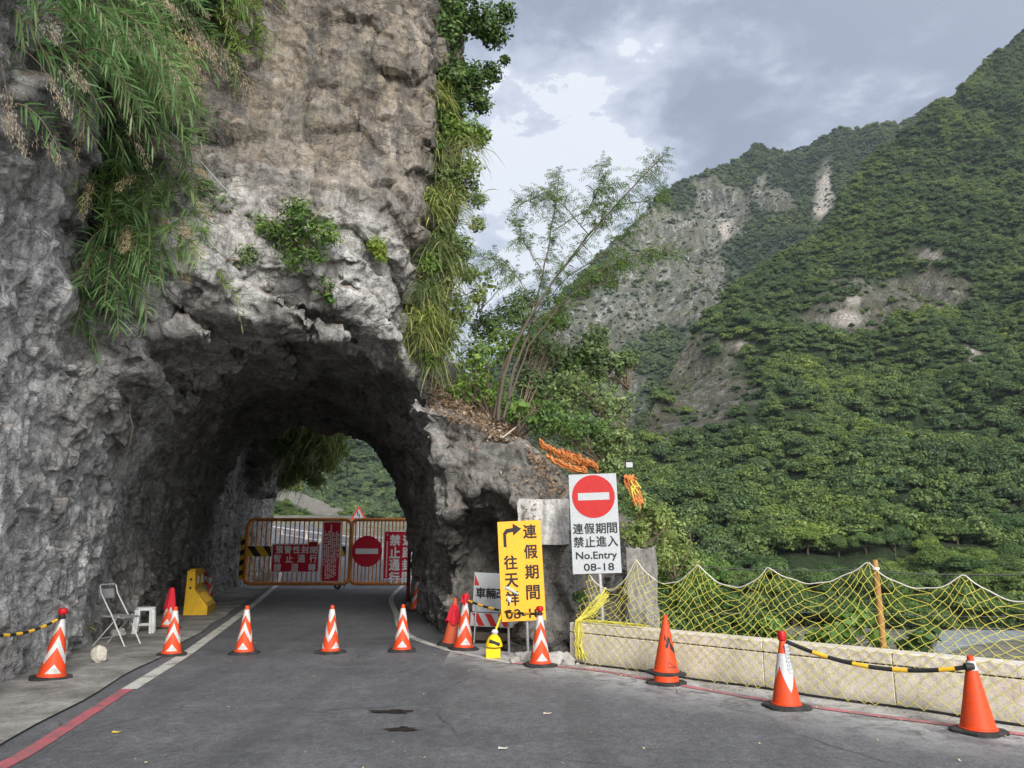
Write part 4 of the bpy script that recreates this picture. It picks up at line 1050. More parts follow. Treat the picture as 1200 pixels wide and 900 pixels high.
# tape bars between cones
def bar(name, label, a, b, sag, r, nband, y_first=True, gap=(.5, .5)):
    t = thing(name, label, 'barrier bar', a); a = Vector(a); b = Vector(b); n = 60
    pts = [(a.lerp(b, i / n) - Vector((0, 0, sag * 4 * (i / n) * (1 - i / n)))) - a for i in range(n + 1)]
    mb = MB(); edges = []; k = 0; 
    L0 = (b - a).length; unit = 1.0 / (nband); u = 0; segs = []
    while u < 1 - 1e-6:
        segs.append((u, min(u + unit * gap[0], 1), 1)); segs.append((min(u + unit * gap[0], 1), min(u + unit, 1), 0)); u += unit
    for (u0, u1, mt) in segs:
        if u1 - u0 < 1e-4: continue
        ps = [(a.lerp(b, u_) - Vector((0, 0, sag * 4 * u_ * (1 - u_)))) - a for u_ in np.linspace(u0, u1, 5)]
        mb.tube(ps, r if mt == 0 else r * 1.04, 10, mt)
    mb.build('bar', [M_BLK, M_YEL2], t, smooth=True)
    for p_ in (pts[0], pts[-1]): e = MB(); e.tube([p_ - Vector((.02, 0, 0)), p_ + Vector((.02, 0, .01))], r * 1.3, 8); e.build('end_hook', M_BLK, t)
    return t
def top(o, z): return o.matrix_basis @ Vector((0, 0, z))
bar('barrier_bar', 'sagging black and yellow bar strung from the left wall cone out of the picture', top(C_L2, .69), top(C_L, .69), .10, .017, 7)
bar('barrier_bar', 'black and yellow bar hanging across the lower part of the yellow detour sign', top(C_R1, .70) + Vector((.04, -.03, 0)), top(C_R2, .69) + Vector((-.03, -.03, 0)), .05, .017, 6)
bar('barrier_bar', 'long black bar with three yellow bands strung between the two rightmost cones', top(cp, .68) + Vector((.04, 0, 0)), top(ct, .62) + Vector((-.03, -.03, .03)), .11, .018, 4.4, gap=(.0, 1))
bb = [o for o in bpy.data.objects if o.name.startswith('barrier_bar')][-1]
for k in kids(bb): bpy.data.objects.remove(k)
a_ = top(cp, .68) + Vector((.04, 0, 0)); b_ = top(ct, .63) + Vector((-.03, -.03, .0)); mb = MB()
us = [0, .16, .25, .39, .48, .61, .69, .85, .93, 1.0]
for i in range(len(us) - 1):
    mb.tube([(a_.lerp(b_, u_) - Vector((0, 0, .12 * 4 * u_ * (1 - u_)))) - a_ for u_ in np.linspace(us[i], us[i + 1], 5)], .019 if i % 2 == 0 else .0198, 10, i % 2)
mb.build('bar', [M_BLK, M_YEL2], bb, smooth=True)
mb = MB(); mb.tube([b_ - a_ + Vector((-.04, 0, 0)), b_ - a_ + Vector((.03, .0, .0))], .03, 10); mb.build('end_hook', M_BLK, bb, smooth=True)

# ------------------------------------------------------------------ signs
def leg_tube(p0, p1, r, name, parent, mat=None, n=10):
    mb = MB(); mb.tube([p0, p1], r, n); return mb.build(name, mat or M_STEEL, parent, smooth=True)
ws_base = Vector((1.26, 10.95, -.06))
tl = P(666, 557, 10.85); br_ = P(728, 671, 10.85); tr = P(722, 554, 10.85); bl_ = P(672, 673, 10.85)
ctr = (tl + br_ + tr + bl_) / 4; wS = ((tr - tl).length + (br_ - bl_).length) / 2; hS = ((tl - bl_).length + (tr - br_).length) / 2
lean = math.atan2((br_.x + bl_.x - tl.x - tr.x) / 2, hS)
ws = thing('road_sign', 'white no entry sign with red disc on a grey pole behind the parapet end', 'sign', (ctr.x, ctr.y, ctr.z), (0, -lean * 0 , 0))
ws.rotation_euler = (0, -lean, R(-3))
mb = MB(); mb.box((0, 0, 0), (wS, .012, hS)); mb.build('board', M_SGW, ws)
r_ = wS * .448; cz = hS / 2 - wS * .47
mb = MB(); disc(mb, 0, cz, r_, -.009); dsc = mb.build('red_disc', M_SGR, ws)
mb = MB(); quad(mb, -r_ * .72, cz - r_ * .17, r_ * .74, cz + r_ * .17, -.0115); mb.build('white_bar', M_SGW, dsc)
s4 = wS * .235
text_mesh(cjk('連假期間', -1.5 * s4, hS / 2 - wS * 1.13, s4 * .97, s4) + cjk('禁止進入', -1.5 * s4, hS / 2 - wS * 1.40, s4 * .97, s4) +
          [('No.Entry', 0, hS / 2 - wS * 1.70, wS * .19, wS * .84), ('08-18', wS * .04, hS / 2 - wS * 1.915, wS * .145, wS * .62)], 'lettering', M_INK, ws, -.0095, .04)
leg_tube((.02, .03, hS * .3), (.045, .03, -(ctr.z + .1)), .03, 'pole', ws)
# yellow detour sign
YD = 11.05
tl = P(582, 612, YD); tr = P(634, 609, YD); bl_ = P(589, 728, YD); br_ = P(639, 727, YD)
ctr = (tl + br_ + tr + bl_) / 4; wY = ((tr - tl).length + (br_ - bl_).length) / 2; hY = ((tl - bl_).length + (tr - br_).length) / 2
lean = math.atan2((br_.x + bl_.x - tl.x - tr.x) / 2, hY)
yd = thing('road_sign', 'yellow detour sign with bent black arrow leaning before the concrete block', 'sign', ctr, (0, -lean, R(-2)))
mb = MB(); mb.box((0, 0, 0), (wY, .012, hY)); mb.build('board', M_SGY, yd)
s5 = wY * .33
text_mesh(cjk('連假期間', wY * .24, hY / 2 - wY * .25, s5, 0, -wY * .455) + cjk('往天祥', -wY * .235, hY / 2 - wY * .93, s5, 0, -wY * .40) + [('08-18', -.0 * wY, -hY / 2 + wY * .16, wY * .20, wY * .80)], 'lettering', M_INK, yd, -.0095, .05)
ar = MB(); x0, z1 = -wY * .38, hY / 2 - wY * .24
ar.add([(x0, -.009, z1 - wY * .34), (x0 + wY * .07, -.009, z1 - wY * .34), (x0 + wY * .07, -.009, z1 - wY * .06), (x0 + wY * .11, -.009, z1 - wY * .02), (x0 + wY * .24, -.009, z1 + wY * .0), (x0 + wY * .24, -.009, z1 + wY * .09), (x0 + wY * .07, -.009, z1 + wY * .07), (x0, -.009, z1 - wY * .02)], [(0, 1, 2, 3, 7), (3, 4, 5, 6, 7)])
ar.add([(x0 + wY * .23, -.0095, z1 - wY * .09), (x0 + wY * .43, -.0095, z1 + wY * .06), (x0 + wY * .23, -.0095, z1 + wY * .19)], [(0, 1, 2)])
ar.build('arrow', M_INK, yd)
leg_tube((.06, .05, hY * .1), (.03, .05, -ctr.z), .022, 'pole', yd)
leg_tube((-.20, .05, hY * .1), (-.24, .30, -ctr.z), .018, 'pole', yd)
# folding roadworks board behind
bd = thing('roadworks_board', 'dirty white roadworks board with striped lower panel behind the yellow detour sign', 'barricade', G(585, 757) + Vector((0, .25, 0)), (0, R(2.5), R(-4)))
BY = bd.location.y
def loc_(px, py): p_ = P(px, py, BY); return p_.x - bd.location.x, p_.z
x0, z0 = loc_(552, 718); x1, z1 = loc_(606, 672)
mb = MB(); mb.box(((x0 + x1) / 2, 0, (z0 + z1) / 2), (x1 - x0, .015, z1 - z0)); ub = mb.build('upper_panel', M_SGW, bd)
zc = z1 - (z1 - z0) * .52; hh = (z1 - z0) * .42
mb = MB(); mb.add([(x0 + .01, -.0105, z1 - .2), (x0 + .09, -.0105, z1 - .2), (x0 + .01, -.0105, z1 - .03)], [(0, 1, 2)]); mb.build('red_corner', M_SGR, ub)
text_mesh(cjk('車輛改道', x0 + .115, zc, .17, .165), 'lettering', M_INK, ub, -.0115, .06)
x0, z0 = loc_(550, 735); x1, z1 = loc_(614, 719)
mb = MB(); mb.box(((x0 + x1) / 2, -.02, (z0 + z1) / 2), (x1 - x0, .02, z1 - z0)); lb = mb.build('striped_panel', M_SGW, bd)
mb = MB(); H_ = z1 - z0; k = x0 + .02
while k + .12 + H_ * .6 < x1:
    mb.add([(k + H_ * .55, -.0325, z0 + .01), (k + .1 + H_ * .55, -.0325, z0 + .01), (k + .1, -.0325, z1 - .01), (k, -.0325, z1 - .01)], [(0, 1, 2, 3)]); k += .2
mb.build('red_stripe', M_SGR, lb)
mb = MB(); quad(mb, x0 + .02, z1 + .03, x1 - .05, z1 + .11, -.004); mb.build('tarpaulin', plain('pale_lilac_sheet', (.42, .38, .50), .7), bd)
for x_ in (x0 + .08, x1 - .08):
    leg_tube((x_, .03, .98), (x_, -.08, 0), .014, 'leg', bd); leg_tube((x_, .04, .98), (x_, .32, 0), .014, 'leg', bd)
mb = MB(); mb.box(((x0 + x1) / 2, .05, .10), (x1 - x0 + .1, .16, .12)); mb.build('ballast_beam', plain('old_timber', (.10, .08, .06), .9, bump=.5), bd, bevel=.01)
# solar warning lamp
wl = thing('warning_light', 'small yellow battery lamp with a slanted pole and solar panel before the detour sign', 'warning light', G(578, 771))
mb = MB(); mb.box((0, 0, .065), (.20, .15, .13)); mb.build('battery_box', M_YELB, wl, bevel=.012)
mb = MB(); mb.lathe([(.118, .15), (.115, .19), (.085, .26), (.05, .30), (.032, .31)], 20, c=(.01, 0, 0)); hd = mb.build('hood', M_YELB, wl, smooth=True)
mb = MB(); mb.box((.02, -.10, .21), (.15, .03, .045), rot=(0, .35, 0)); mb.build('lens', M_BLK, hd, bevel=.01)
mb = MB(); mb.lathe([(.03, .305), (.045, .32), (.05, .345), (.03, .375)], 12, c=(.02, 0, 0)); mb.build('socket', M_SIL, wl, smooth=True)
leg_tube((.03, 0, .36), (.20, .02, .80), .016, 'pole', wl, M_YELB)
mb = MB(); mb.box((.26, -.02, .90), (.22, .03, .07), rot=(R(-30), R(27), 0)); sp_ = mb.build('solar_panel', M_STEEL, wl)
mb = MB()
for dx in (-.07, .0, .07): mb.box((.26 + dx * .89, -.045, .905 - dx * .45), (.06, .012, .05), rot=(R(-30), R(27), 0))
mb.build('solar_cell', plain('solar_cell_green', (.30, .42, .38), .25, dirt=.2), sp_)
mb = MB(); mb.tube([(.2, -.01, .86), (.22, -.03, .78), (.235, -.02, .70)], [.02, .035, .012], 6); mb.build('plastic_wrap', M_WPL, wl, smooth=True)

# ------------------------------------------------------------------ gates across the tunnel
GY = 28.3
def gate(label, px0, px1, signs):
    p0 = P(px0, 684, GY); p1 = P(px1, 684, GY); zt = P(px0, 609, GY).z; zb = P(px0, 684, GY).z
    W = p1.x - p0.x; H_ = zt - zb
    g = thing('steel_gate', label, 'gate', (p0.x, GY, zb), (0, 0, 0), 'gates across the road')
    mb = MB(); rc = .22; pts = []
    for (cx, cz_, a0) in [(W - rc, H_ - rc, 0), (rc, H_ - rc, 90), (rc, rc, 180), (W - rc, rc, 270)]:
        for k in range(6):
            a = R(a0 + 18 * k); pts.append((cx + rc * math.cos(a), 0, cz_ + rc * math.sin(a)))
    pts.append(pts[0]); mb.tube(pts, .065, 10, cap=False); mb.build('frame', M_RUST, g, smooth=True)
    nb_ = 22
    for i in range(1, nb_):
        x = W * i / nb_; b = MB(); b.tube([(x, 0, .04), (x, 0, H_ - .04)], .024, 6); b.build('bar', M_RUST, g, smooth=True)
    return g, W, H_
def glocal(g, px, py): p_ = P(px, py, GY - .1); return p_.x - g.location.x, p_.z - g.location.z
def board(g, name, pxs, pys, mat, y=-.10, border=True):
    x0, z0 = glocal(g, pxs[0], pys[1]); x1, z1 = glocal(g, pxs[1], pys[0])
    mb = MB(); mb.box(((x0 + x1) / 2, y, (z0 + z1) / 2), (x1 - x0, .02, z1 - z0)); o = mb.build(name, M_INKW if border else mat, g)
    if border:
        e = .035; mb = MB(); quad(mb, x0 + e, z0 + e, x1 - e, z1 - e, y - .013); mb.build('red_field', mat, o)
    return o, x0, z0, x1, z1
def hazard(g, pxs, pys, y=-.085):
    x0, z0 = glocal(g, pxs[0], pys[1]); x1, z1 = glocal(g, pxs[1], pys[0])
    mb = MB(); quad(mb, x0, z0, x1, z1, y); o = mb.build('hazard_strip', M_BLK, g); H_ = z1 - z0; mb = MB(); k = x0 - H_ * .8
    while k < x1:
        P_ = [(k + H_ * .8, z0), (k + H_ * .8 + .30, z0), (k + .30, z1), (k, z1)]
        P_ = [(min(max(a, x0), x1), b) for a, b in P_]
        mb.add([(a, y - .004, b) for a, b in P_], [(0, 1, 2, 3)]); k += .56
    mb.build('yellow_stripe', M_YEL2, o)
g1, W1, H1 = gate('left rusty orange gate leaf with the wide red notice and tall red banner', 286, 409, 0)
hazard(g1, (288, 319), (640, 652)); hazard(g1, (399, 405), (640, 652))
o, x0, z0, x1, z1 = board(g1, 'closure_notice', (317, 375), (637, 671), M_SGDR, -.115)
wN = x1 - x0; s6 = wN * .165
text_mesh(cjk('預警性封閉', x0 + wN * .16, z1 - s6 * .75, s6, wN * .18) + cjk('暫止通行', x0 + wN * .13, z1 - s6 * 1.85, s6, wN * .25) + cjk('請迴轉', x0 + wN * .14, z1 - s6 * 2.95, s6, wN * .36), 'lettering', M_INKW, o, -.1315, .05)
mb = MB(); x_, z_ = glocal(g1, 362, 640); x2_, z2_ = glocal(g1, 372, 635); quad(mb, x_, z_ - .02, x2_, z2_, -.1335); mb.build('red_tag', M_SGR, o)
o, x0, z0, x1, z1 = board(g1, 'banner', (376, 401), (611, 682), M_SGDR, -.145)
mb = MB(); g_ = random.Random(3)
for ci_ in range(8):
    cx = x0 + .09 + ci_ * (x1 - x0 - .18) / 7; z = z1 - .32 - g_.uniform(0, .12)
    if ci_ == 3: z = z1 - .12
    zend = z0 + .1 + (g_.uniform(0, .9) if ci_ in (0, 7) else g_.uniform(0, .15))
    while z > zend:
        h_ = g_.uniform(.03, .05); quad(mb, cx - .022, z - h_, cx + .022, z, -.160)
        z -= h_ + g_.choice([.012, .012, .015, .05])
mb.build('fine_lettering', M_INKW, o)
mb = MB(); cxw, _ = glocal(g1, 395, 684); mb.tube([(cxw, 0, 0), (cxw, 0, -.06)], .04, 8); mb.build('caster_bracket', M_RUST, g1)
mb = MB(); mb.tube([(cxw - .035, 0, -g1.location.z + .12), (cxw + .035, 0, -g1.location.z + .12)], .12, 20)
wh_ = MB(); zz = -g1.location.z + .125
wh_.add([(cxw + .125 * math.cos(a), -.04 + .08 * q, zz + .125 * math.sin(a)) for q in (0, 1) for a in [2 * math.pi * i / 24 for i in range(24)]], [tuple(range(24)), tuple(reversed(range(24, 48)))] + [(i, i + 24, (i + 1) % 24 + 24, (i + 1) % 24) for i in range(24)])
wh = wh_.build('wheel', M_RUB, g1); mb = MB(); disc(mb, cxw, zz, .05, -.044); mb.build('hub', M_STEEL, wh)
mb = MB(); cx_, _ = glocal(g1, 403, 684); mb.tube([(cx_, -.02, .1), (cx_ + .01, -.04, -.12), (cx_ - .02, -.03, -g1.location.z + .05)], .012, 6); mb.build('drop_bolt', M_BLK, g1)
g2, W2, H2 = gate('right rusty gate leaf with the round no entry disc, partly behind the pillar', 410, 506, 0)
hazard(g2, (411, 416), (641, 652))
x_, z_ = glocal(g2, 430, 646); rr_ = 17 * GY / FPX * 1.02
mb = MB(); disc(mb, x_, z_, rr_, -.11, 0, 48); mb.add([(x_ + rr_ * math.cos(a), -.09, z_ + rr_ * math.sin(a)) for a in [2 * math.pi * i / 48 for i in range(48)]], [tuple(reversed(range(48)))]); ds = mb.build('no_entry_disc', M_SGDR, g2)
mb = MB(); quad(mb, x_ - rr_ * .74, z_ - rr_ * .17, x_ + rr_ * .74, z_ + rr_ * .17, -.114); mb.build('white_bar', M_INKW, ds)
o, x0, z0, x1, z1 = board(g2, 'closure_notice', (448, 482), (622, 679), M_SGDR, -.115)
s7 = .42
text_mesh(cjk('禁止通行', x0 + .42, z1 - .33, s7 * .95, 0, -.435) + cjk('道路封閉', x0 + .88, z1 - .33, s7 * .95, 0, -.435), 'lettering', M_INKW, o, -.1315, .07)
mb = MB(); z = z1 - .12
while z > z0 + .1: quad(mb, x0 + .12, z - .045, x0 + .16, z, -.1315); z -= .06 if z < z1 - .3 else .25
mb.build('fine_lettering', M_INKW, o)
# red-white post between gate and pillar
gp = thing('gate_post', 'thin reddish post standing beside the right gate notice inside the tunnel', 'post', G(478, 706))
leg_tube((0, 0, 0), (.0, 0, 2.0), .05, 'pole', gp, plain('dark_red_steel', (.20, .03, .03), .6))
# hazard panel on the left wall behind the gate
hp = thing('hazard_marker', 'yellow and black striped marker on the rock wall at the left end of the gate', 'marker', P(284, 684, 28.6))
mb = MB(); mb.box((0, 0, .9), (.3, .06, 1.5)); pn = mb.build('panel', M_YEL2, hp); mb = MB()
for k in range(4): mb.add([(-.15, -.034, .25 + k * .36), (.15, -.034, .40 + k * .36), (.15, -.034, .58 + k * .36), (-.15, -.034, .43 + k * .36)], [(0, 1, 2, 3)])
mb.build('black_stripe', M_BLK, pn)

# ------------------------------------------------------------------ beyond the tunnel
def rz_(y): return max(0, y - 31) * .085
gd = thing('guard_rail', 'white guard rail along the outer edge of the rising road beyond the tunnel', 'guard rail', (0, 0, 0))
gpts = []
for (px, py, Y) in [(318, 617, 62), (345, 621, 56), (375, 625, 51), (410, 629, 46), (450, 631, 41), (490, 633, 37), (530, 634, 33)]: gpts.append(P(px, py, Y))
mb = MB(); 
for off, r_g in ((0, .05), (-.45, .03)): mb.tube([p_ + Vector((0, 0, off)) for p_ in gpts], r_g, 6)
mb.build('rail', plain('rail_white', (.66, .66, .64), .5, dirt=.4), gd)
for i in range(len(gpts) - 1):
    for t_ in (0, .5):
        p_ = gpts[i].lerp(gpts[i + 1], t_); mb = MB(); mb.box((p_.x, p_.y + .1, p_.z - .75), (.14, .14, 1.5)); mb.build('post', M_CONC, gd)
cs = thing('road_sign', 'small triangular left bend warning sign beyond the right gate', 'sign', P(420, 609, 44), (0, 0, 0))
sw = 9 * 44 / FPX
mb = MB(); mb.prism([(-sw, 0), (sw, 0), (0, sw * 1.75)], 0, .03); bo = mb.build('board', plain('sign_border_red', (.62, .06, .05), .5), cs)
mb = MB(); k_ = .66; cz_ = sw * .58; mb.add([(x * k_, -.006, cz_ + (z - cz_) * k_) for x, z in [(-sw, 0), (sw, 0), (0, sw * 1.75)]], [(0, 1, 2)]); wf = mb.build('white_field', M_SGW, bo)
mb = MB(); a = sw * .16
for q in [[(.5, .35), (1.3, .35), (1.3, 2.3), (.5, 2.3)], [(-1.3, 2.0), (1.3, 2.0), (1.3, 2.8), (-1.3, 2.8)], [(-1.3, 2.8), (-.5, 2.8), (-.5, 4.4), (-1.3, 4.4)], [(-1.9, 4.2), (.1, 4.2), (-.9, 5.4)]]:
    mb.add([(x * a * .8, -.010, z * a + .1) for x, z in q], [tuple(range(len(q)))])
mb.build('arrow', M_INK, wf)
leg_tube((0, .05, .1), (0, .05, -2.0), .05, 'pole', cs)

# ------------------------------------------------------------------ left side: chair, stool, water barrier, bag
ch = thing('folding_chair', 'empty grey folding chair with thin white frame by the left rock wall', 'chair', G(137, 757), (0, 0, R(80)))
# local: front = -Y, width along X
w2 = .185
st = MB(); st.box((0, -.02, .44), (.38, .38, .022), rot=(R(4), 0, 0)); st.build('seat', M_GPL, ch, bevel=.008)
bk = MB(); V = []
for j in range(5):
    for i in range(9):
        u = (i / 8 - .5); z = .70 + .15 * j / 4; V.append((u * .36, .235 + .03 * (1 - (2 * u) ** 2) + (z - .7) * .28, z))
bk.add(V, [(j * 9 + i, j * 9 + i + 1, (j + 1) * 9 + i + 1, (j + 1) * 9 + i) for j in range(4) for i in range(8)])
o = bk.build('backrest', M_GPL, ch, smooth=True); md = o.modifiers.new('s', 'SOLIDIFY'); md.thickness = .012
MFR = plain('chair_frame', (.58, .58, .56), .35, .3, dirt=.35)
for s in (-1, 1):
    b = MB(); b.tube([(s * w2, -.27, .01), (s * w2, .0, .46), (s * w2, .22, .78), (s * w2, .26, .90)], .011, 8); b.build('leg', MFR, ch, smooth=True)
    b = MB(); b.tube([(s * (w2 - .025), .30, .01), (s * (w2 - .025), -.10, .46)], .011, 8); b.build('leg', MFR, ch, smooth=True)
b = MB(); b.tube([(-w2, -.27, .012), (w2, -.27, .012)], .010, 8); b.tube([(-w2 + .025, .30, .012), (w2 - .025, .30, .012)], .010, 8); b.tube([(-w2, .26, .90), (-.15, .265, .915), (.15, .265, .915), (w2, .26, .90)], .011, 8); b.tube([(-w2 + .02, .20, .12), (w2 - .02, .20, .12)], .009, 8)
b.build('crossbar', MFR, ch, smooth=True)
sl_ = thing('plastic_stool', 'white plastic stool with four splayed legs behind the folding chair', 'stool', G(168, 743), (0, 0, R(20)))
mb = MB(); mb.lathe([(.155, .40), (.165, .415), (.165, .445), (.15, .455), (.06, .45), (.03, .45)], 28, capb=True); mb.build('seat', M_WPL, sl_, smooth=True)
for k in range(4):
    a = math.pi / 4 + k * math.pi / 2; c_, s_2 = math.cos(a), math.sin(a)
    b = MB(); b.box((0, 0, 0), (.085, .012, .42)); b.box((0.03, .02, 0), (.012, .04, .42)); b.box((-0.03, .02, 0), (.012, .04, .42))
    b.build('leg', M_WPL, sl_, loc=(c_ * .165, s_2 * .165, .205), rot=(R(5), 0, a + math.pi / 2 + math.pi))
b = MB()
for k in range(4):
    a = math.pi / 4 + k * math.pi / 2; a2 = a + math.pi / 2; b.tube([(.165 * math.cos(a), .165 * math.sin(a), .16), (.165 * math.cos(a2), .165 * math.sin(a2), .16)], .010, 6)
b.build('brace', M_WPL, sl_)
wb = thing('water_barrier', 'yellow plastic jersey barrier on the gutter beside the left rock wall', 'barrier', G(222, 722), (0, 0, R(13)))
prof = [(-.14, 0), (.36, 0), (.36, .20), (.07, .56), (.05, .97), (-.12, .97)]
mb = MB(); n = len(prof); Lb = 1.25
mb.prism(prof, 0, Lb)
o = mb.build('body', M_YEL, wb, bevel=.018)
mb = MB()
for k in range(7):
    t0 = .18 + k * .14; mb.box((.222, t0, .372), (.018, .05, .26), rot=(0, R(-39), 0))
mb.build('moulded_rib', M_YEL, wb, bevel=.005)
for y_ in (.35, .9):
    mb = MB(); mb.box((.066, y_, .76), (.012, .22, .24)); w_ = mb.build('reflector_panel', plain('barrier_recess', (.35, .21, .02), .6), wb)
    mb = MB(); mb.box((.074, y_ - .04, .76), (.008, .05, .17)); mb.box((.074, y_ + .05, .76), (.008, .05, .17)); mb.build('reflector', M_SIL, w_)
for z_ in (.78, .60):
    mb = MB(); mb.tube([(-.03, -.008, z_), (-.03, .01, z_)], .028, 14); mb.build('plug', M_BLK, wb)
mb = MB(); mb.box((-.035, Lb / 2, .985), (.12, .9, .03)); mb.build('top_ridge', M_YEL, wb, bevel=.01)
# crumpled bag
def lump(name, label, cat, loc, r, mat, seed, sq=1.0, kind=None, amp=.45):
    bm = bmesh.new(); bmesh.ops.create_icosphere(bm, subdivisions=3, radius=1)
    co_ = np.array([v.co[:] for v in bm.verts]); d = 1 + amp * vnoise(co_ * 1.0, .7, seed) + amp * .5 * vnoise(co_, .3, seed + 1)
    for v, k in zip(bm.verts, d): v.co = Vector((v.co.x * r[0], v.co.y * r[1], v.co.z * r[2])) * float(k)
    zmin = min(v.co.z for v in bm.verts)
    for v in bm.verts: v.co.z -= zmin
    me = bpy.data.meshes.new(name); bm.to_mesh(me); bm.free(); me.materials.append(mat)
    o = bpy.data.objects.new(name, me); COL.objects.link(o); o.location = loc; tag(o, label, cat, kind=kind); return o
lump('crumpled_bag', 'crumpled whitish bag lying on the gutter in front of the folding chair', 'bag', G(115, 778), (.095, .065, .12), plain('bag_white', (.46, .43, .37), .8, dirt=.6, dscale=14, bump=.6), 3, amp=.22)
lump('broken_stone', 'pale broken stone on the ground under the folding chair', 'stone', G(137, 748), (.12, .08, .07), M_CONC, 8)

# ------------------------------------------------------------------ parapet, net, post, wires
WA = Vector((.77, 10.77, 0)); WD = Vector((3.61, -3.73, 0)).normalized(); WN = Vector((WD.y, -WD.x, 0)) * -1   # outward (river side)
if WN.x < 0: WN = -WN
WL = 9.0; WH = .50; WT = .26
pw = thing('parapet_wall', 'low beige stone parapet with a groove and joints along the river side', 'wall', WA, (0, 0, math.atan2(WD.y, WD.x)))
segs = [0, 2.8, 4.15, 6.3, WL]
for i in range(len(segs) - 1):
    L_ = segs[i + 1] - segs[i] - .007; xm_ = (segs[i] + segs[i + 1]) / 2
    mb = MB(); mb.box((xm_, WT / 2, (WH - .13) / 2 - .02), (L_, WT, WH - .13 + .04)); mb.build('block', M_PAR, pw, bevel=.008)
    mb = MB(); mb.box((xm_, WT / 2, WH - .06), (L_, WT + .0, .115)); mb.build('coping', M_PAR, pw, bevel=.01)
mb = MB(); mb.box((WL / 2, WT / 2, WH / 2 - .03), (WL - .1, WT - .05, WH - .02)); mb.build('core', M_RUB, pw)
def wp(s, off=0, z=0): return WA + WD * s + WN * off + Vector((0, 0, z))
# where photo pixel columns meet the wall line
def s_at(px, off=.3):
    best = 0
    for k in range(1200):
        s = -.6 + k * .008; p_ = wp(s, off, .8); x, y = proj(np.array([p_[:]]))
        if x[0] >= px: return s
    return 9.0
def z_at(s, off, py):
    p_ = wp(s, off); d = ray(600, py); # solve by bisection
    lo, hi = -1.0, 3.0
    for _ in range(30):
        mid_ = (lo + hi) / 2; y = proj(np.array([[p_.x, p_.y, mid_]]))[1][0]
        if y > py: lo = mid_
        else: hi = mid_
    return lo
peaks = [(690, 672), (747, 656), (820, 660), (902, 665), (1022, 658), (1135, 672), (1262, 682), (1400, 690)]
sags = [(718, 690), (783, 684), (858, 688), (962, 683), (1080, 690), (1195, 705), (1330, 712)]
rs = []; rz = []; OFFN = .30
for i, (x_, y_) in enumerate(peaks):
    s = s_at(x_, OFFN); rs.append(s); rz.append(z_at(s, OFFN, y_))
    if i < len(sags):
        s2 = s_at(sags[i][0], OFFN); rs.append(s2); rz.append(z_at(s2, OFFN, sags[i][1]))
def rope_z(s):
    # parabola through each peak-sag-peak triple
    for i in range(0, len(rs) - 2, 2):
        if s <= rs[i + 2] or i >= len(rs) - 4:
            x0, x1, x2 = rs[i], rs[i + 1], rs[i + 2]; y0, y1, y2 = rz[i], rz[i + 1], rz[i + 2]
            return y0 * (s - x1) * (s - x2) / ((x0 - x1) * (x0 - x2)) + y1 * (s - x0) * (s - x2) / ((x1 - x0) * (x1 - x2)) + y2 * (s - x0) * (s - x1) / ((x2 - x0) * (x2 - x1))
    return rz[-1]
net = thing('safety_net', 'yellow diamond mesh net hanging from a scalloped rope over the parapet', 'net', WA)
mb = MB(); S_ = np.linspace(rs[0], 8.6, 240); mb.tube([wp(s, OFFN, rope_z(s)) - WA + Vector((0, 0, .006 * math.sin(s * 23) + .006 * math.sin(s * 9.1))) for s in S_], .0065, 6); mb.build('top_rope', M_ROPEW, net, smooth=True)
g_ = random.Random(12)
pitch = .068; rowh = .075
ncol = int((8.5 - rs[0]) / pitch); rows_up = 12; rows_dn = 9
pk = [rs[i] for i in range(0, len(rs), 2)]
nodes = {}
for i in range(ncol + 1):
    s = rs[0] + i * pitch
    zt = None
    for j in range(rows_up + rows_dn + 1):
        if j <= rows_up:
            f = j / rows_up                       # 0 at the rope
            # bunching toward the nearest peak near the top
            d = [(abs(s - p_), p_) for p_ in pk]; dm, pn_ = min(d)
            pull = .42 * (1 - f) ** 1.1 * math.exp(-(dm / .55) ** 2)
            ss = s + (pn_ - s) * pull
            zz = rope_z(ss) + (WH + .012 - rope_z(ss)) * f ** .95
            off = OFFN * (1 - f) ** 1.0 + (-.012) * f + .05 * math.sin(3.1 * s + 2 * f) * f * (1 - f) * 2
            sag_ = .0
        else:
            f = (j - rows_up) / rows_dn; ss = s + .03 * f; zz = (WH + .008) * (1 - f) + .02; off = -.022 - .07 * f * f - .012 * math.sin(s * 5) * f
            if s < .55: zz = zz
        jit = .016 if 0 < j else 0
        if j == rows_up + rows_dn: jit = .03
        nodes[(i, j)] = wp(ss + g_.uniform(-jit, jit), off + g_.uniform(-.006, .006) * (0 if j == 0 else 1), max(zz + g_.uniform(-jit, jit), .012)) - WA
up = MB(); dn = MB()
for i in range(ncol + 1):
    for j in range(rows_up + rows_dn):
        if (i + j) % 2: continue
        for di in (-1, 1):
            a = nodes.get((i, j)); b = nodes.get((i + di, j + 1))
            if a is None or b is None: continue
            if g_.random() < .012: continue
            m_ = (a + b) / 2 + Vector((g_.uniform(-.007, .007), g_.uniform(-.004, .004), g_.uniform(-.009, .002)))
            (up if j < rows_up else dn).tube([a, m_, b], .0029, 4, cap=False)
up.build('hanging_mesh', M_ROPEY, net); dn.build('draped_mesh', M_ROPEY, net)
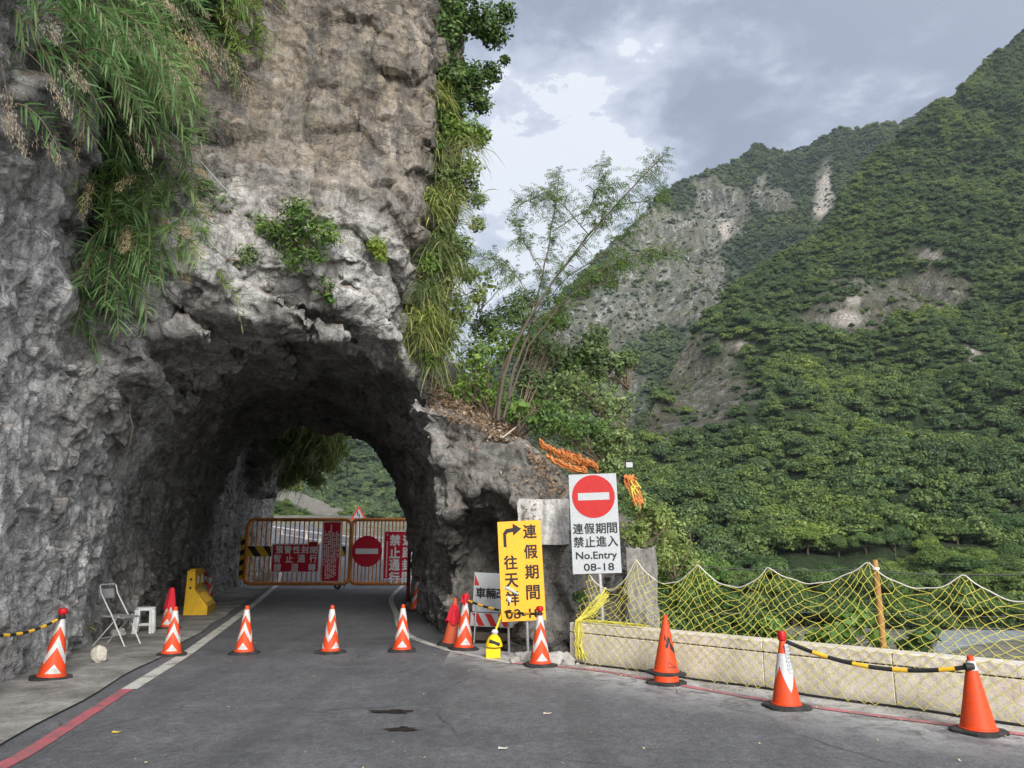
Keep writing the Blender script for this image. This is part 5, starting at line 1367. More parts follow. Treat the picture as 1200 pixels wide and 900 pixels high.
# loose yellow rope bundle gathered round the pole foot
rb = thing('rope_bundle', 'tangled yellow rope bundle draped over the left end of the parapet', 'rope', WA)
mb = MB()
for k in range(20):
    s0 = g_.uniform(.12, .24); a = wp(s0, -.02 + g_.uniform(-.03, .02), WH + .02) - WA; topx = Vector((1.30, 10.95, g_.uniform(.78, .95))) - WA
    mb.tube([topx + Vector((g_.uniform(-.04, .04), -.05, 0)), topx.lerp(a, .5) + Vector((g_.uniform(-.05, .05), -.04, g_.uniform(-.10, .02))), a + Vector((0, 0, .015)), a + Vector((g_.uniform(-.03, .03), -.05, -.12)), a + Vector((g_.uniform(-.05, .04), -.06, -.28)), a + Vector((g_.uniform(-.03, .09), -.08, -.45 + g_.uniform(-.03, .04)))], .0055, 5, cap=False)
for k in range(16):
    s0 = g_.uniform(.15, .3); mb.tube([wp(s0 + q * .12, .02 + g_.uniform(-.03, .08), WH + .02 + g_.uniform(0, .03)) - WA for q in range(9)], .0055, 5, cap=False)
mb.build('rope_strand', M_ROPEY, rb)
bp = thing('bamboo_post', 'tan wooden post sticking up behind the parapet and holding the net', 'post', wp(s_at(1033, .34), .34, -.4))
tp = P(1025, 656, bp.location.y) - bp.location
mb = MB(); mb.tube([(0, 0, 0), tp * .3, tp * .32, tp * .62, tp * .64, tp], [.032, .031, .033, .030, .032, .029], 12); mb.build('pole', M_WOOD, bp, smooth=True)
mb = MB(); mb.lathe([(.036, -.012), (.038, 0), (.036, .012)], 12, c=tp * .95); mb.build('rope_wrap', M_ROPEW, bp)
def wire(label, pts, r, mat):
    p0 = pts[0]; mb = MB(); full = []
    for i in range(len(pts) - 1):
        for k in range(8):
            t = k / 8; p_ = pts[i].lerp(pts[i + 1], t); full.append(p_ - Vector((0, 0, .03 * 4 * t * (1 - t))) - p0)
    full.append(pts[-1] - p0); mb.tube(full, r, 5); o = mb.build('wire', mat, None); o.location = p0; tag(o, label, 'wire', 'wires behind the net')
M_WIRE = plain('wire_grey', (.20, .20, .20), .5, .5)
wire('thin grey wire crossing level with the tops of the net peaks', [P(800, 663, 13.2), P(1000, 668, 11), P(1210, 673, 9.2), P(1420, 680, 8)], .007, M_WIRE)
wire('thin dark wire crossing behind the net a little above the parapet', [P(780, 706, 12.6), P(1000, 727, 10.5), P(1210, 738, 9), P(1400, 752, 8)], .006, M_BLK)
wire('thin pale wire crossing behind the middle of the net', [P(760, 716, 12.4), P(1000, 716, 10.6), P(1210, 722, 9.2), P(1400, 728, 8)], .004, M_WIRE)
# fallen dark cord along the foot of the parapet
mb = MB(); cp_ = [wp(s, -.06 - .03 * math.sin(s * 4), .015) for s in np.linspace(.05, 8, 80)]; mb.tube([p_ - WA for p_ in cp_], .012, 6); o = mb.build('cord', M_BLK, None, smooth=True); o.location = WA; tag(o, 'dark cord lying in the angle between road and parapet foot', 'cord')
# concrete block on the spur and pier behind the net
def rough_block(name, label, c, d, mat, seed, amp=.03, rz=0):
    bm = bmesh.new(); bmesh.ops.create_cube(bm, size=1)
    for v in bm.verts: v.co = Vector((v.co.x * d[0], v.co.y * d[1], v.co.z * d[2]))
    bmesh.ops.subdivide_edges(bm, edges=bm.edges[:], cuts=14, use_grid_fill=True)
    co_ = np.array([v.co[:] for v in bm.verts]); n_ = vnoise(co_, .25, seed) + .6 * vnoise(co_, .09, seed + 1)
    for v, k in zip(bm.verts, n_): v.co += v.co.normalized() * float(k) * amp
    me = bpy.data.meshes.new(name); bm.to_mesh(me); bm.free(); me.materials.append(mat)
    o = bpy.data.objects.new(name, me); COL.objects.link(o); o.location = c; o.rotation_euler = (0, 0, rz); tag(o, label, 'concrete block'); return o
pa = P(608, 583, 11.75); pb = P(668, 636, 11.75)
rough_block('concrete_block', 'pale stained concrete block on the rock above the yellow detour sign', ((pa.x + pb.x) / 2, 12.05, (pa.z + pb.z) / 2 - .02), (pb.x - pa.x, .7, pa.z - pb.z), M_CONC, 4, .025, R(-3))
pa = P(741, 646, 11.3); pb = P(773, 740, 11.3)
rough_block('concrete_pier', 'grey concrete pier behind the left end of the net', ((pa.x + pb.x) / 2, 11.55, .35), (pb.x - pa.x, .45, 2.2), M_PIER, 14, .06, R(-20))
# orange rolled netting on the spur top
for i, (pts, r, lab) in enumerate([([(632, 520, 12.3), (655, 532, 12.2), (680, 540, 12.1), (702, 548, 12.0)], .075, 'rolled orange netting lying along the top of the rock spur'),
                                   ([(640, 535, 12.0), (665, 547, 11.9), (690, 553, 11.85)], .05, 'thinner frayed strip of orange netting below the thicker roll')]):
    P0 = P(*pts[0]); mb = MB(); full = []; rad = []
    for a in range(len(pts) - 1):
        for k in range(14):
            t = k / 14; full.append(P(*pts[a]).lerp(P(*pts[a + 1]), t) - P0 + Vector((0, 0, g_.uniform(-.012, .012)))); rad.append(r * (1 + g_.uniform(-.35, .35)))
    ns_ = 26 if i == 0 else 14
    for q in range(ns_):
        ph = 6.28 * q / ns_; rq = g_.uniform(.35, 1.05); st_ = []
        for j, p_ in enumerate(full):
            a_ = ph + j * .10 + g_.uniform(-.25, .25); rr_k = rad[j] * rq * (1 + .15 * math.sin(j * 1.3 + q)); st_.append(p_ + Vector((0, math.cos(a_) * rr_k, math.sin(a_) * rr_k + g_.uniform(-.008, .008))))
        mb.tube(st_, g_.uniform(.005, .012), 4)
    o = mb.build('orange_netting', M_ORP, None, smooth=True); o.location = P0; tag(o, lab, 'netting')
on = thing('orange_netting', 'bunched orange and yellow netting hanging beside the right edge of the no entry sign', 'netting', P(738, 556, 11.9))
mb = MB()
for k in range(60):
    a = P(g_.uniform(731, 744), 556 + g_.uniform(0, 12), 11.9) - on.location; t = g_.random(); b = P(742 + 8 * t + g_.uniform(-7, 5), 566 + 24 * t + g_.uniform(-6, 6), 11.8) - on.location
    mb.tube([a, (a + b) / 2 + Vector((g_.uniform(-.05, .05), g_.uniform(-.08, .04), g_.uniform(-.03, .05))), b], g_.uniform(.005, .018), 5)
mb.build('net_fold', M_ORP, on)
mb = MB()
for k in range(10):
    a = P(g_.uniform(738, 746), g_.uniform(562, 575), 11.75) - on.location; mb.tube([a, a + Vector((g_.uniform(0, .12), 0, g_.uniform(-.2, .02)))], .010, 5)
mb.build('yellow_strap', M_ROPEY, on)
mb = MB(); mb.box(P(737, 545, 12) - on.location, (.10, .1, .08)); mb.build('white_cap', M_SGW, on)

# black patches and litter on the road
def splat(name, label, c, rx, ry, mat, seed, cat):
    n = 36; V = [(0, 0, 0)]; a_ = np.linspace(0, 2 * np.pi, n, endpoint=False); nn2 = vnoise(np.stack([np.cos(a_) * 1.6, np.sin(a_) * 1.6, a_ * 0 + seed], 1), .6, seed)
    for i in range(n): k = 1 + .9 * nn2[i] + .3 * g_.uniform(-1, 1); V.append((rx * k * math.cos(a_[i]), ry * k * math.sin(a_[i]), 0))
    mb = MB(); mb.add(V, [(0, i + 1, (i + 1) % n + 1) for i in range(n)]); o = mb.build(name, mat, None); o.location = (c.x, c.y, .009); tag(o, label, cat)
M_TAR = plain('tar', (.012, .012, .012), .35, bump=.4)
splat('tar_patch', 'farther black tar spot in the middle of the road', G(457, 835), .16, .07, M_TAR, 3, 'road patch')
splat('tar_patch', 'nearer black tar spot in the middle of the road', G(471, 855), .13, .08, M_TAR, 6, 'road patch')
for i, (px, py, c_, lab) in enumerate([(136, 859, (.60, .42, .06), 'yellow scrap lying on the road in front of the red edge line'), (589, 878, (.5, .48, .4), 'pale leaf scrap on the near road below the tar spots'), (641, 837, (.5, .45, .35), 'small whitish scrap on the road before the right chevron cone')]):
    p_ = G(px, py); mb = MB(); mb.add([(-.035, -.012, .002), (.03, -.02, .004), (.045, .0, .014), (.01, .02, .004), (-.03, .012, .012)], [(0, 1, 2, 3, 4)]); o = mb.build('litter_scrap', plain('scrap%d' % i, c_, .7), None); o.location = p_ + Vector((0, 0, .004)); tag(o, lab, 'litter')
# fallen leaves, chips and rubble
V = []; F = []; rr2 = []; 
gg = np.random.default_rng(77)
n_ = 2600; X_ = gg.uniform(-5, 5, n_); Y_ = gg.uniform(3.5, 14, n_)
edge = gg.random(n_) < .5; s_e = gg.uniform(-1, 5.5, n_); X_ = np.where(edge, .77 + .695 * s_e - .719 * (.08 + gg.exponential(.25, n_)), X_); Y_ = np.where(edge, 10.77 - .719 * s_e - .695 * (.08 + gg.exponential(.25, n_)), Y_)
okk = (X_ > np.interp(Y_, RL_Y, RL_X)) & ~((X_ > -.9) & (Y_ > 11)) & (((X_ - .77) * .719 + (Y_ - 10.77) * .695) < -.03)
keep_thin = edge | (gg.random(n_) < .5)
C_ = np.stack([X_, Y_, np.full(n_, .012)], 1)[okk & keep_thin]
Vq, Fq = leaf_quads(C_, np.tile([0, 0, 1.0], (len(C_), 1)), gg.uniform(.006, .018, len(C_)), 1.8, .25, 5)
Vq[:, 2] = np.maximum(Vq[:, 2], .008)
ml = leafmat('dry_leaf', (.12, .09, .05), (.34, .28, .16), (.42, .40, .34), .1)
o = np_mesh('road_litter', Vq, Fq, ml, attr={'rnd': gg.random(len(Fq))}); tag(o, 'scattered dry leaves and pale stone chips on the road', 'litter', kind='stuff')
# rubble heap at the parapet end
V = []; F = []; base = 0
for k in range(420):
    t = gg.random(); c0 = Vector((.20 + .55 * t + gg.normal(0, .12), 10.95 - .25 * t + gg.normal(0, .13), 0)); r = float(np.clip(gg.exponential(.03), .012, .10))
    if (c0.x - .77) * .695 + (c0.y - 10.77) * -.719 > -.05 and (c0.x - .77) * .719 + (c0.y - 10.77) * .695 > -.05: continue
    bm = bmesh.new(); bmesh.ops.create_icosphere(bm, subdivisions=1, radius=r)
    for v in bm.verts: v.co = v.co * float(gg.uniform(.7, 1.3)) ; 
    for v in bm.verts: V.append((v.co.x + c0.x, v.co.y + c0.y, v.co.z * .7 + r * .4))
    for f_ in bm.faces: F.append([base + v.index for v in f_.verts])
    base += len(bm.verts); bm.free()
mb = MB(); mb.add(V, F); o = mb.build('rubble', plain('rubble_pale', (.40, .39, .37), .9, dirt=.6, dirtc=(.15, .14, .13), dscale=5, bump=.4), None); tag(o, 'pale crushed rubble spilling beside the left end of the parapet', 'rubble', kind='stuff')
# ------------------------------------------------------------------ near vegetation
ML_SHRUB = leafmat('leaf_shrub', (0.049, 0.097, 0.023), (0.114, 0.203, 0.042), (0.211, 0.308, 0.073), .35)
ML_DARK = leafmat('leaf_dark', (0.027, 0.057, 0.018), (0.063, 0.120, 0.030), (0.128, 0.195, 0.053), .3)
ML_OLIVE = leafmat('leaf_olive', (0.090, 0.139, 0.049), (0.163, 0.227, 0.081), (0.276, 0.341, 0.139), .35)
ML_GRASS = leafmat('grass_blade', (0.070, 0.112, 0.031), (0.182, 0.224, 0.070), (0.420, 0.392, 0.182), .35)
ML_CANE = leafmat('cane_blade', (.07, .15, .05), (.16, .28, .09), (.32, .43, .19), .45)
ML_DEAD = leafmat('dead_leaf', (.10, .065, .035), (.24, .16, .10), (.36, .28, .20), .2)
ML_PLUME = leafmat('seed_plume', (.26, .21, .14), (.42, .35, .26), (.55, .48, .38), .3)
ML_FERN = leafmat('fern_leaf', (.10, .17, .03), (.18, .27, .05), (.26, .34, .08), .4)
M_TWIG = plain('twig', (.16, .12, .085), .9, dirt=.4, dirtc=(.06, .05, .04), bump=.3)
M_TRUNK = plain('grey_trunk', (.11, .09, .07), .85, dirt=.5, dirtc=(.05, .045, .035), dscale=14, bump=.4)

def bush(name, label, cat, base, blobs, n, leaf, mat, seed, elong=2.0, twigs=14, group=None, twr=.008, droop=0, sh=.75):
    """leafy shrub: leaves thick in the outer shell of several blobs, twigs from the base. world coordinates"""
    g = np.random.default_rng(seed); B = np.array(blobs, float); base = Vector(base)
    wgt = B[:, 3] ** 2; k = g.choice(len(B), n, p=wgt / wgt.sum())
    d = g.normal(0, 1, (n, 3)); d /= np.linalg.norm(d, axis=1)[:, None]
    rr = g.beta(3, 1.3, n) * (1 + .45 * vnoise(d * 2.2 + k[:, None] * 5.1, .8, seed)) 
    C = B[k, :3] + d * (rr * B[k, 3])[:, None] * np.array([1, 1, .9])
    # clumping: drop leaves where a noise field is low -> gaps
    gap = vnoise(C, leaf * 5.5, seed + 3); C = C[gap > -.28]; d = d[gap > -.28]
    C[:, 2] -= droop * g.random(len(C)) * .2
    V, F = leaf_quads(C - np.array(base), d + np.array([0, -.3, .55]), leaf * g.uniform(.55, 1.4, len(C)) / 1.4, elong, .6, seed)
    t = thing(name, label, cat, base, group=group); t['kind'] = 'thing'
    cl_ = vnoise(C, .35, seed + 9) * .5
    np_mesh('foliage', V, F, mat, t, attr={'rnd': np.clip(g.uniform(0, 1, len(F)) * .6 + .2 + cl_, 0, 1)})
    mb = MB()
    for i in range(twigs):
        b_ = B[g.integers(len(B))]; e_ = Vector(b_[:3] + g.normal(0, .45, 3) * b_[3]) - base
        s0 = Vector(g.normal(0, .04, 3)); m_ = s0.lerp(e_, .5) + Vector(g.normal(0, .12, 3) * b_[3])
        mb.tube([s0, s0.lerp(m_, .55), m_, m_.lerp(e_, .6) + Vector(g.normal(0, .03, 3)), e_], [twr * 1.5, twr * 1.2, twr, twr * .7, twr * .35], 5, cap=False)
        for q in range(2):
            e2 = m_.lerp(e_, .5) + Vector(g.normal(0, .3, 3) * b_[3]); mb.tube([m_, m_.lerp(e2, .5) + Vector(g.normal(0, .03, 3)), e2], [twr * .7, twr * .5, twr * .25], 4, cap=False)
    if twigs: mb.build('branch', M_TWIG, t, smooth=True)
    return t
def blade_mesh(A, D, Ln, W, droop, seg=5, seed=0, side=None):
    """curved tapering blades; A anchors, D unit directions, all (n,..)"""
    g = np.random.default_rng(seed); n = len(A); t = np.linspace(0, 1, seg + 1)
    path = A[:, None, :] + D[:, None, :] * (Ln[:, None] * t[None])[..., None]
    path[..., 2] -= droop[:, None] * Ln[:, None] * t[None] ** 2
    tan = np.diff(path, axis=1); tan = np.concatenate([tan, tan[:, -1:]], 1)
    if side is None: side = np.cross(tan, g.normal(0, 1, (n, 1, 3)) + np.array([0, 0, .4]))
    side = side / (np.linalg.norm(side, axis=2)[..., None] + 1e-9)
    wv = (W[:, None] * np.clip(np.sin(np.pi * (t * .86 + .12)), .06, 1)[None])[..., None] * .5
    l = path - side * wv; r = path + side * wv
    V = np.stack([l, r], 2).reshape(-1, 3); m_ = (seg + 1) * 2
    b = np.arange(n)[:, None] * m_ + np.arange(seg)[None] * 2
    F = np.stack([b, b + 1, b + 3, b + 2], -1).reshape(-1, 4)
    return V, F, np.repeat(np.arange(n), seg)
def grass(label, anchor, nrm_, n, length, seed, mat=None, group='grass clumps hanging on the cliff', spread=.25, droop=.9, width=.018, plume=0, up=.3, name='hanging_grass', bias=(0, 0, 0)):
    g = np.random.default_rng(seed); anchor = Vector(anchor); nrm_ = np.array(nrm_)
    A = g.normal(0, spread, (n, 3)); A -= nrm_ * (A @ nrm_)[:, None] * .8
    D = nrm_ * .6 + g.normal(0, .55, (n, 3)) + np.array([0, 0, up]) + np.array(bias); D /= np.linalg.norm(D, axis=1)[:, None]
    Ln = length * g.uniform(.45, 1.25, n)
    V, F, k = blade_mesh(A, D, Ln, width * g.uniform(.6, 1.3, n), droop * g.uniform(.5, 1.3, n), 5, seed)
    t = thing(name, label, 'grass', anchor, group=group); t['kind'] = 'thing'
    r = g.random(n) ** 1.3
    np_mesh('blades', V, F, mat or ML_GRASS, t, attr={'rnd': r[k]})
    if plume: plumes(t, g, plume, nrm_, length, spread, seed)
    return t
def plumes(t, g, count, nrm_, length, spread, seed):
    Cs = []; Ds = []; st = MB()
    for i in range(count):
        a = g.normal(0, spread, 3); d = nrm_ * .7 + g.normal(0, .5, 3) + np.array([.25, -.1, .2]); d /= np.linalg.norm(d); L_ = length * g.uniform(.8, 1.25)
        pts = [a + d * L_ * q - np.array([0, 0, .75 * L_ * q * q]) for q in np.linspace(0, 1, 8)]
        st.tube(pts, [.005, .005, .0045, .004, .0035, .003, .0025, .002], 4, cap=False)
        for q in range(190):
            u = g.uniform(.62, 1); i0 = min(int(u * 7), 6); p_ = np.array(pts[i0]) * (1 - (u * 7 - i0)) + np.array(pts[i0 + 1]) * (u * 7 - i0); Cs.append(p_ + g.normal(0, .050 * (1.35 - u) + .008, 3) - np.array([0, 0, .02])); tq = np.array(pts[i0 + 1]) - np.array(pts[i0]); Ds.append(tq / np.linalg.norm(tq))
    st.build('seed_stalk', M_TWIG, t)
    Cs = np.array(Cs); Dr = np.array(Ds) + g.normal(0, .38, Cs.shape); Dr /= np.linalg.norm(Dr, axis=1)[:, None]
    V, F, kk = blade_mesh(Cs, Dr, .030 * g.uniform(.6, 1.5, len(Cs)), np.full(len(Cs), .0062), np.full(len(Cs), .5), 2, seed + 2)
    np_mesh('seed_head', V, F, ML_PLUME, t, attr={'rnd': g.random(len(F))})
def cane(label, anchor, nrm_, nst, length, seed, lean=(.35, -.2, .1), leafl=.26, mat=None, plume=0, group='cane grass clumps drooping on the upper left cliff', name='cane_grass', droop=.85):
    """drooping leafy stems with two ranks of long blades"""
    g = np.random.default_rng(seed); nrm_ = np.array(nrm_); t = thing(name, label, 'plant', anchor, group=group); t['kind'] = 'thing'
    A = []; D = []; Ln = []; Rr = []; st = MB()
    for i in range(nst):
        a = g.normal(0, .22, 3) * np.array([1, .5, 1]); d = nrm_ * .55 + g.normal(0, .38, 3) + np.array(lean); d /= np.linalg.norm(d); L_ = length * g.uniform(.55, 1.2); dr = droop * g.uniform(.7, 1.25)
        us = np.linspace(0, 1, 9); pts = [a + d * L_ * u - np.array([0, 0, dr * L_ * u * u]) for u in us]
        st.tube(pts, list(np.linspace(.008, .003, 9)), 4, cap=False)
        nl = int(L_ / .055); side0 = np.cross(d, np.array([g.normal(0, .4), -1, g.normal(0, .4)])); side0 /= np.linalg.norm(side0)
        rs_ = g.random()
        for k in range(nl):
            u = .12 + .88 * k / nl; p_ = a + d * L_ * u - np.array([0, 0, dr * L_ * u * u]); tn = d - np.array([0, 0, 2 * dr * u]); tn /= np.linalg.norm(tn)
            for s in (-1, 1):
                dd = tn * .85 + side0 * s * .75 + g.normal(0, .16, 3); A.append(p_); D.append(dd / np.linalg.norm(dd)); Ln.append(leafl * g.uniform(.6, 1.15) * (1.1 - .4 * u)); Rr.append(np.clip(rs_ * .6 + g.random() * .4, 0, 1))
    A, D, Ln = np.array(A), np.array(D), np.array(Ln)
    V, F, k = blade_mesh(A, D, Ln, np.full(len(A), .019), np.full(len(A), .30), 3, seed)
    np_mesh('blades', V, F, mat or ML_CANE, t, attr={'rnd': np.array(Rr)[k]})
    st.build('stem', M_TWIG, t)
    if plume: plumes(t, g, plume, nrm_, length * .95, .2, seed)
    return t
def anchor(px, py, dflt=11, out_=.0):
    l, n = hit(px, py, dflt); return l + n * out_, n

# --- cane grass on the upper left
cl_pts = [(60, -10, 14, 1.1, 3), (115, 0, 16, 1.2, 4), (175, -5, 15, 1.1, 3), (225, -15, 14, 1.0, 2), (95, 45, 14, 1.1, 3), (150, 55, 12, 1.1, 5), (35, 10, 10, .8, 1), (120, 95, 12, 1.0, 1), (170, 85, 10, 1.0, 3),
          (125, 160, 12, .9, 1), (150, 215, 11, .9, 2), (120, 235, 12, .9, 0), (135, 285, 12, .85, 0), (160, 295, 8, .8, 3), (120, 320, 10, .75, 0), (190, 185, 7, .8, 4), (205, 230, 7, .7, 3), (255, 20, 12, .9, 1), (275, 55, 12, .9, 0), (265, 5, 12, .9, 0), (290, -10, 10, .9, 0), (195, 285, 6, .6, 3), (100, 350, 6, .55, 0)]
wordsA = ['topmost at the far left corner of the picture', 'at the top edge left of centre, with pale plumes', 'at the top edge above the bare grey rock', 'at the top edge beside the darker leafy bush', 'just below the top edge, over the dark crevice', 'with the thickest tan plumes high on the cliff', 'small, at the extreme left below the top edge', 'hanging in front of the dark corner', 'with long tan plumes reaching right over grey rock',
          'halfway down the dark corner', 'below the widest clump, beside the diagonal hose', 'at mid height in the dark corner, without plumes', 'lower left, silvery green and without plumes', 'beside the lower plumed fringe', 'lowest broad clump above the tunnel flank', 'plumed tuft above the diagonal hose', 'plumed tuft where the diagonal hose starts', 'olive, in the leafy curtain right of the plumes', 'lower part of the leafy curtain on tan rock', 'upper part of the leafy curtain on tan rock', 'at the top edge right of the leafy curtain', 'short plumed tuft over the pipe', 'thin lowest wisps above the tunnel flank']
for i, ((px, py, ns, ln, pl), wd) in enumerate(zip(cl_pts, wordsA)):
    a, n = anchor(px, py, 10, .05)
    cane('cane grass ' + wd, a, n, int(ns * 1.25), ln, 200 + i, plume=int(pl * 1.9), mat=ML_CANE if px < 245 else ML_SHRUB, leafl=.33 if px < 245 else .15)
a, n = anchor(262, 335, 11, .08)
cane('single bright yellow-green fern frond dangling over the vault edge', a + Vector((0, -.15, .1)), n, 2, .85, 260, lean=(0, -.1, -.3), leafl=.13, mat=ML_FERN, group=None, name='fern', droop=1.2)
a, n = anchor(-2, 90, 7, .1)
cane('tan plume tip poking in at the left picture edge', a, n, 3, .6, 270, plume=5, group=None)
# --- leafy bush at the top of the corner
for i, (px, py, r, lab) in enumerate([(235, 12, .38, 'glossy dark leafy bush at the top edge between cane clumps'), (200, 30, .25, 'small glossy leafy bush under the top edge, among the plumes')]):
    a, n = anchor(px, py, 11, .1); bush('cliff_bush', lab, 'bush', a, [(a.x, a.y - .1, a.z, r), (a.x + .25, a.y - .15, a.z - .15, r * .7)], 900, .055, ML_DARK, 300 + i, elong=2.2)
# --- shrub on the rim ledge
def P3(px, py, Y, r): p_ = P(px, py, Y); return (p_.x, p_.y, p_.z, r)
a, n = anchor(345, 285, 11, .05); Yl = a.y
bush('ledge_shrub', 'spreading green shrub rooted on the ledge above the tunnel vault', 'shrub', a, [P3(318, 270, Yl - .25, .26), P3(350, 262, Yl - .35, .34), P3(382, 272, Yl - .3, .28), P3(345, 300, Yl - .35, .24), P3(300, 262, Yl - .15, .2), P3(348, 240, Yl - .2, .2), P3(372, 300, Yl - .35, .17)], 2300, .045, ML_SHRUB, 320, elong=2.6, twigs=22)
a, n = anchor(378, 330, 11, .04); bush('ledge_shrub', 'small drooping green sprig below the ledge shrub', 'shrub', a, [P3(378, 335, a.y - .1, .16), P3(386, 350, a.y - .15, .10)], 330, .045, ML_SHRUB, 322, elong=2.6, twigs=5)
a, n = anchor(285, 268, 11, .04); bush('ledge_shrub', 'thin leafy creeper left of the ledge shrub, by the lower end of the hose', 'shrub', a, [P3(262, 240, a.y - .1, .2), P3(240, 225, a.y - .1, .18), P3(290, 300, a.y - .1, .2), P3(275, 312, a.y - .1, .12)], 900, .04, ML_OLIVE, 323, elong=2.6, twigs=8)
a, n = anchor(441, 288, 11.5, .03); bush('ledge_shrub', 'small round yellowish shrub in a crack near the cliff edge', 'shrub', a, [P3(441, 287, a.y - .1, .17), P3(446, 300, a.y - .1, .12)], 480, .04, ML_FERN, 324, elong=1.8, twigs=5)
a, n = anchor(470, 325, 11.5, .03)
# --- foliage on the river side of the cliff
sidew = [([(508, 130, 12.35, .26), (530, 125, 12.8, .3), (508, 175, 12.35, .24), (562, 120, 13.2, .26)], 'dark foliage between the leafy masses and the first hanging grass', ML_DARK, .06),
         ([(505, 235, 12.35, .24), (525, 240, 12.7, .28), (558, 262, 13.2, .2), (545, 195, 12.9, .3)], 'olive scrub woven through the hanging grass at middle height', ML_OLIVE, .05),
         ([(503, 310, 12.3, .24), (528, 315, 12.7, .26), (500, 370, 12.2, .24), (505, 420, 12.1, .22), (525, 385, 12.6, .26)], 'scrub woven through the lowest hanging grass beside the shoulder', ML_SHRUB, .045),
         ([(535, 10, 13.0, .55), (565, 25, 13.4, .45), (580, 40, 13.6, .34), (590, 15, 13.7, .3), (520, 40, 12.7, .45)], 'dark leafy mass at the top edge on the right side of the cliff', ML_DARK, .075),
         ([(528, 90, 12.8, .45), (552, 95, 13.2, .42), (575, 85, 13.5, .25), (592, 70, 13.8, .12)], 'dark leafy mass second from the top on the right side of the cliff', ML_DARK, .07),
         ([(520, 150, 12.7, .40), (545, 155, 13.0, .38), (565, 160, 13.3, .22)], 'mixed green foliage at upper middle height on the right side of the cliff', ML_SHRUB, .06),
         ([(518, 210, 12.7, .38), (543, 220, 13.0, .34), (560, 235, 13.3, .2)], 'olive foliage at middle height on the right side of the cliff', ML_OLIVE, .055),
         ([(516, 275, 12.7, .36), (538, 290, 13.0, .30), (548, 320, 13.2, .22)], 'olive foliage at lower middle height on the right side of the cliff', ML_OLIVE, .055),
         ([(520, 345, 12.8, .32), (540, 365, 13.2, .30), (560, 345, 13.5, .22), (515, 400, 12.8, .3)], 'olive foliage low on the right side of the cliff above the spur', ML_OLIVE, .055)]
for i, (bl, lab, mt, lf) in enumerate(sidew):
    B = [P3(*b) for b in bl]; bush('side_foliage', lab, 'foliage', (B[0][0] - .3, B[0][1] + .2, B[0][2] - .2), B, 3600 if i in (3, 4) else 2600, lf, mt, 340 + i, elong=1.9, twigs=14, group='foliage on the river side of the cliff')
k = 0
sgl = ['beside the grey crack high up', 'high on the cliff side', 'under the dark leafy masses', 'at middle height against the cliff edge', 'pale, at middle height', 'bright, a little below middle height', 'beside the loose grey stones of the cliff edge', 'golden, just above the bushy saddle', 'lowest, drooping over the tunnel shoulder', 'low, above the dry leaf slope', 'right of the lowest clump', 'small, in the notch of the shoulder']
for (px, py, Y) in [(512, 120, 12.4), (545, 180, 12.8), (510, 185, 12.4), (508, 250, 12.35), (530, 245, 12.6), (512, 300, 12.4), (535, 330, 12.7), (500, 350, 12.2), (497, 385, 12.0), (520, 395, 12.4), (512, 425, 12.2), (492, 400, 12.0)]:
    grass('hanging grass clump ' + sgl[k], P(px, py - 12, Y), (.3, -.9, .1), 230, .40, 400 + k, spread=.17, droop=1.1, width=.014, up=.35, group='grass clumps on the river side of the cliff'); k += 1
# --- bush mass behind the spur and right of the cliff
mass = [([(560, 420, 14.0, .5), (590, 400, 14.5, .5), (545, 455, 13.5, .4), (575, 460, 13.8, .4)], 'dense bush left of the slanting tree stems', ML_SHRUB, .06),
        ([(620, 400, 15.0, .45), (650, 420, 15.0, .5), (625, 450, 14.6, .45)], 'dense green bush behind the slanting tree stems', ML_OLIVE, .06),
        ([(690, 410, 14.8, .45), (715, 430, 14.8, .42), (700, 395, 15, .3), (735, 420, 14.8, .25)], 'light green bush right of the tree, standing highest against the grey cliff', ML_OLIVE, .06),
        ([(665, 460, 14.2, .5), (700, 470, 14.2, .5), (725, 475, 14.3, .35)], 'middle bush above the orange netting', ML_OLIVE, .055),
        ([(640, 490, 13.6, .42), (675, 505, 13.5, .42), (710, 510, 13.6, .4)], 'lower bush just above the orange netting', ML_SHRUB, .05),
        ([(725, 520, 13.4, .35), (715, 545, 13.2, .25)], 'small bush at the right end of the orange netting', ML_OLIVE, .05),
        ([(600, 365, 15.0, .4), (570, 380, 14.6, .4), (615, 350, 15.5, .3)], 'feathery bush at the foot of the cliff side, against the sky', ML_OLIVE, .05),
        ([(650, 375, 15.2, .35), (680, 440, 15, .5), (600, 480, 13.6, .32)], 'shaded bush between the tree and the light green bush', ML_SHRUB, .055)]
for i, (bl, lab, mt, lf) in enumerate(mass):
    B = [P3(*b) for b in bl]; b0 = B[-1]; bush('saddle_bush', lab, 'bush', (b0[0], b0[1], b0[2] - .6), B, 3000, lf, mt, 440 + i, elong=2.2, twigs=20, group='bushes on the saddle behind the rock spur')
# broad leaves by the stems
B = [P3(612, 478, 12.9, .16), P3(632, 470, 12.9, .12), P3(622, 492, 12.8, .1)]
bush('broadleaf_plant', 'plant with broad heart shaped leaves at the foot of the slanting stems', 'plant', (B[0][0], B[0][1], B[0][2] - .3), B, 40, .16, ML_SHRUB, 460, elong=1.2, twigs=5)
B = [P3(568, 322, 13.9, .2), P3(580, 335, 13.9, .16), P3(560, 345, 13.9, .12)]
bush('broadleaf_plant', 'sprig with yellowing broad leaves against the sky beside the cliff foliage', 'plant', (B[0][0] - .1, B[0][1], B[0][2] - .7), B, 60, .11, ML_FERN, 461, elong=1.3, twigs=7)
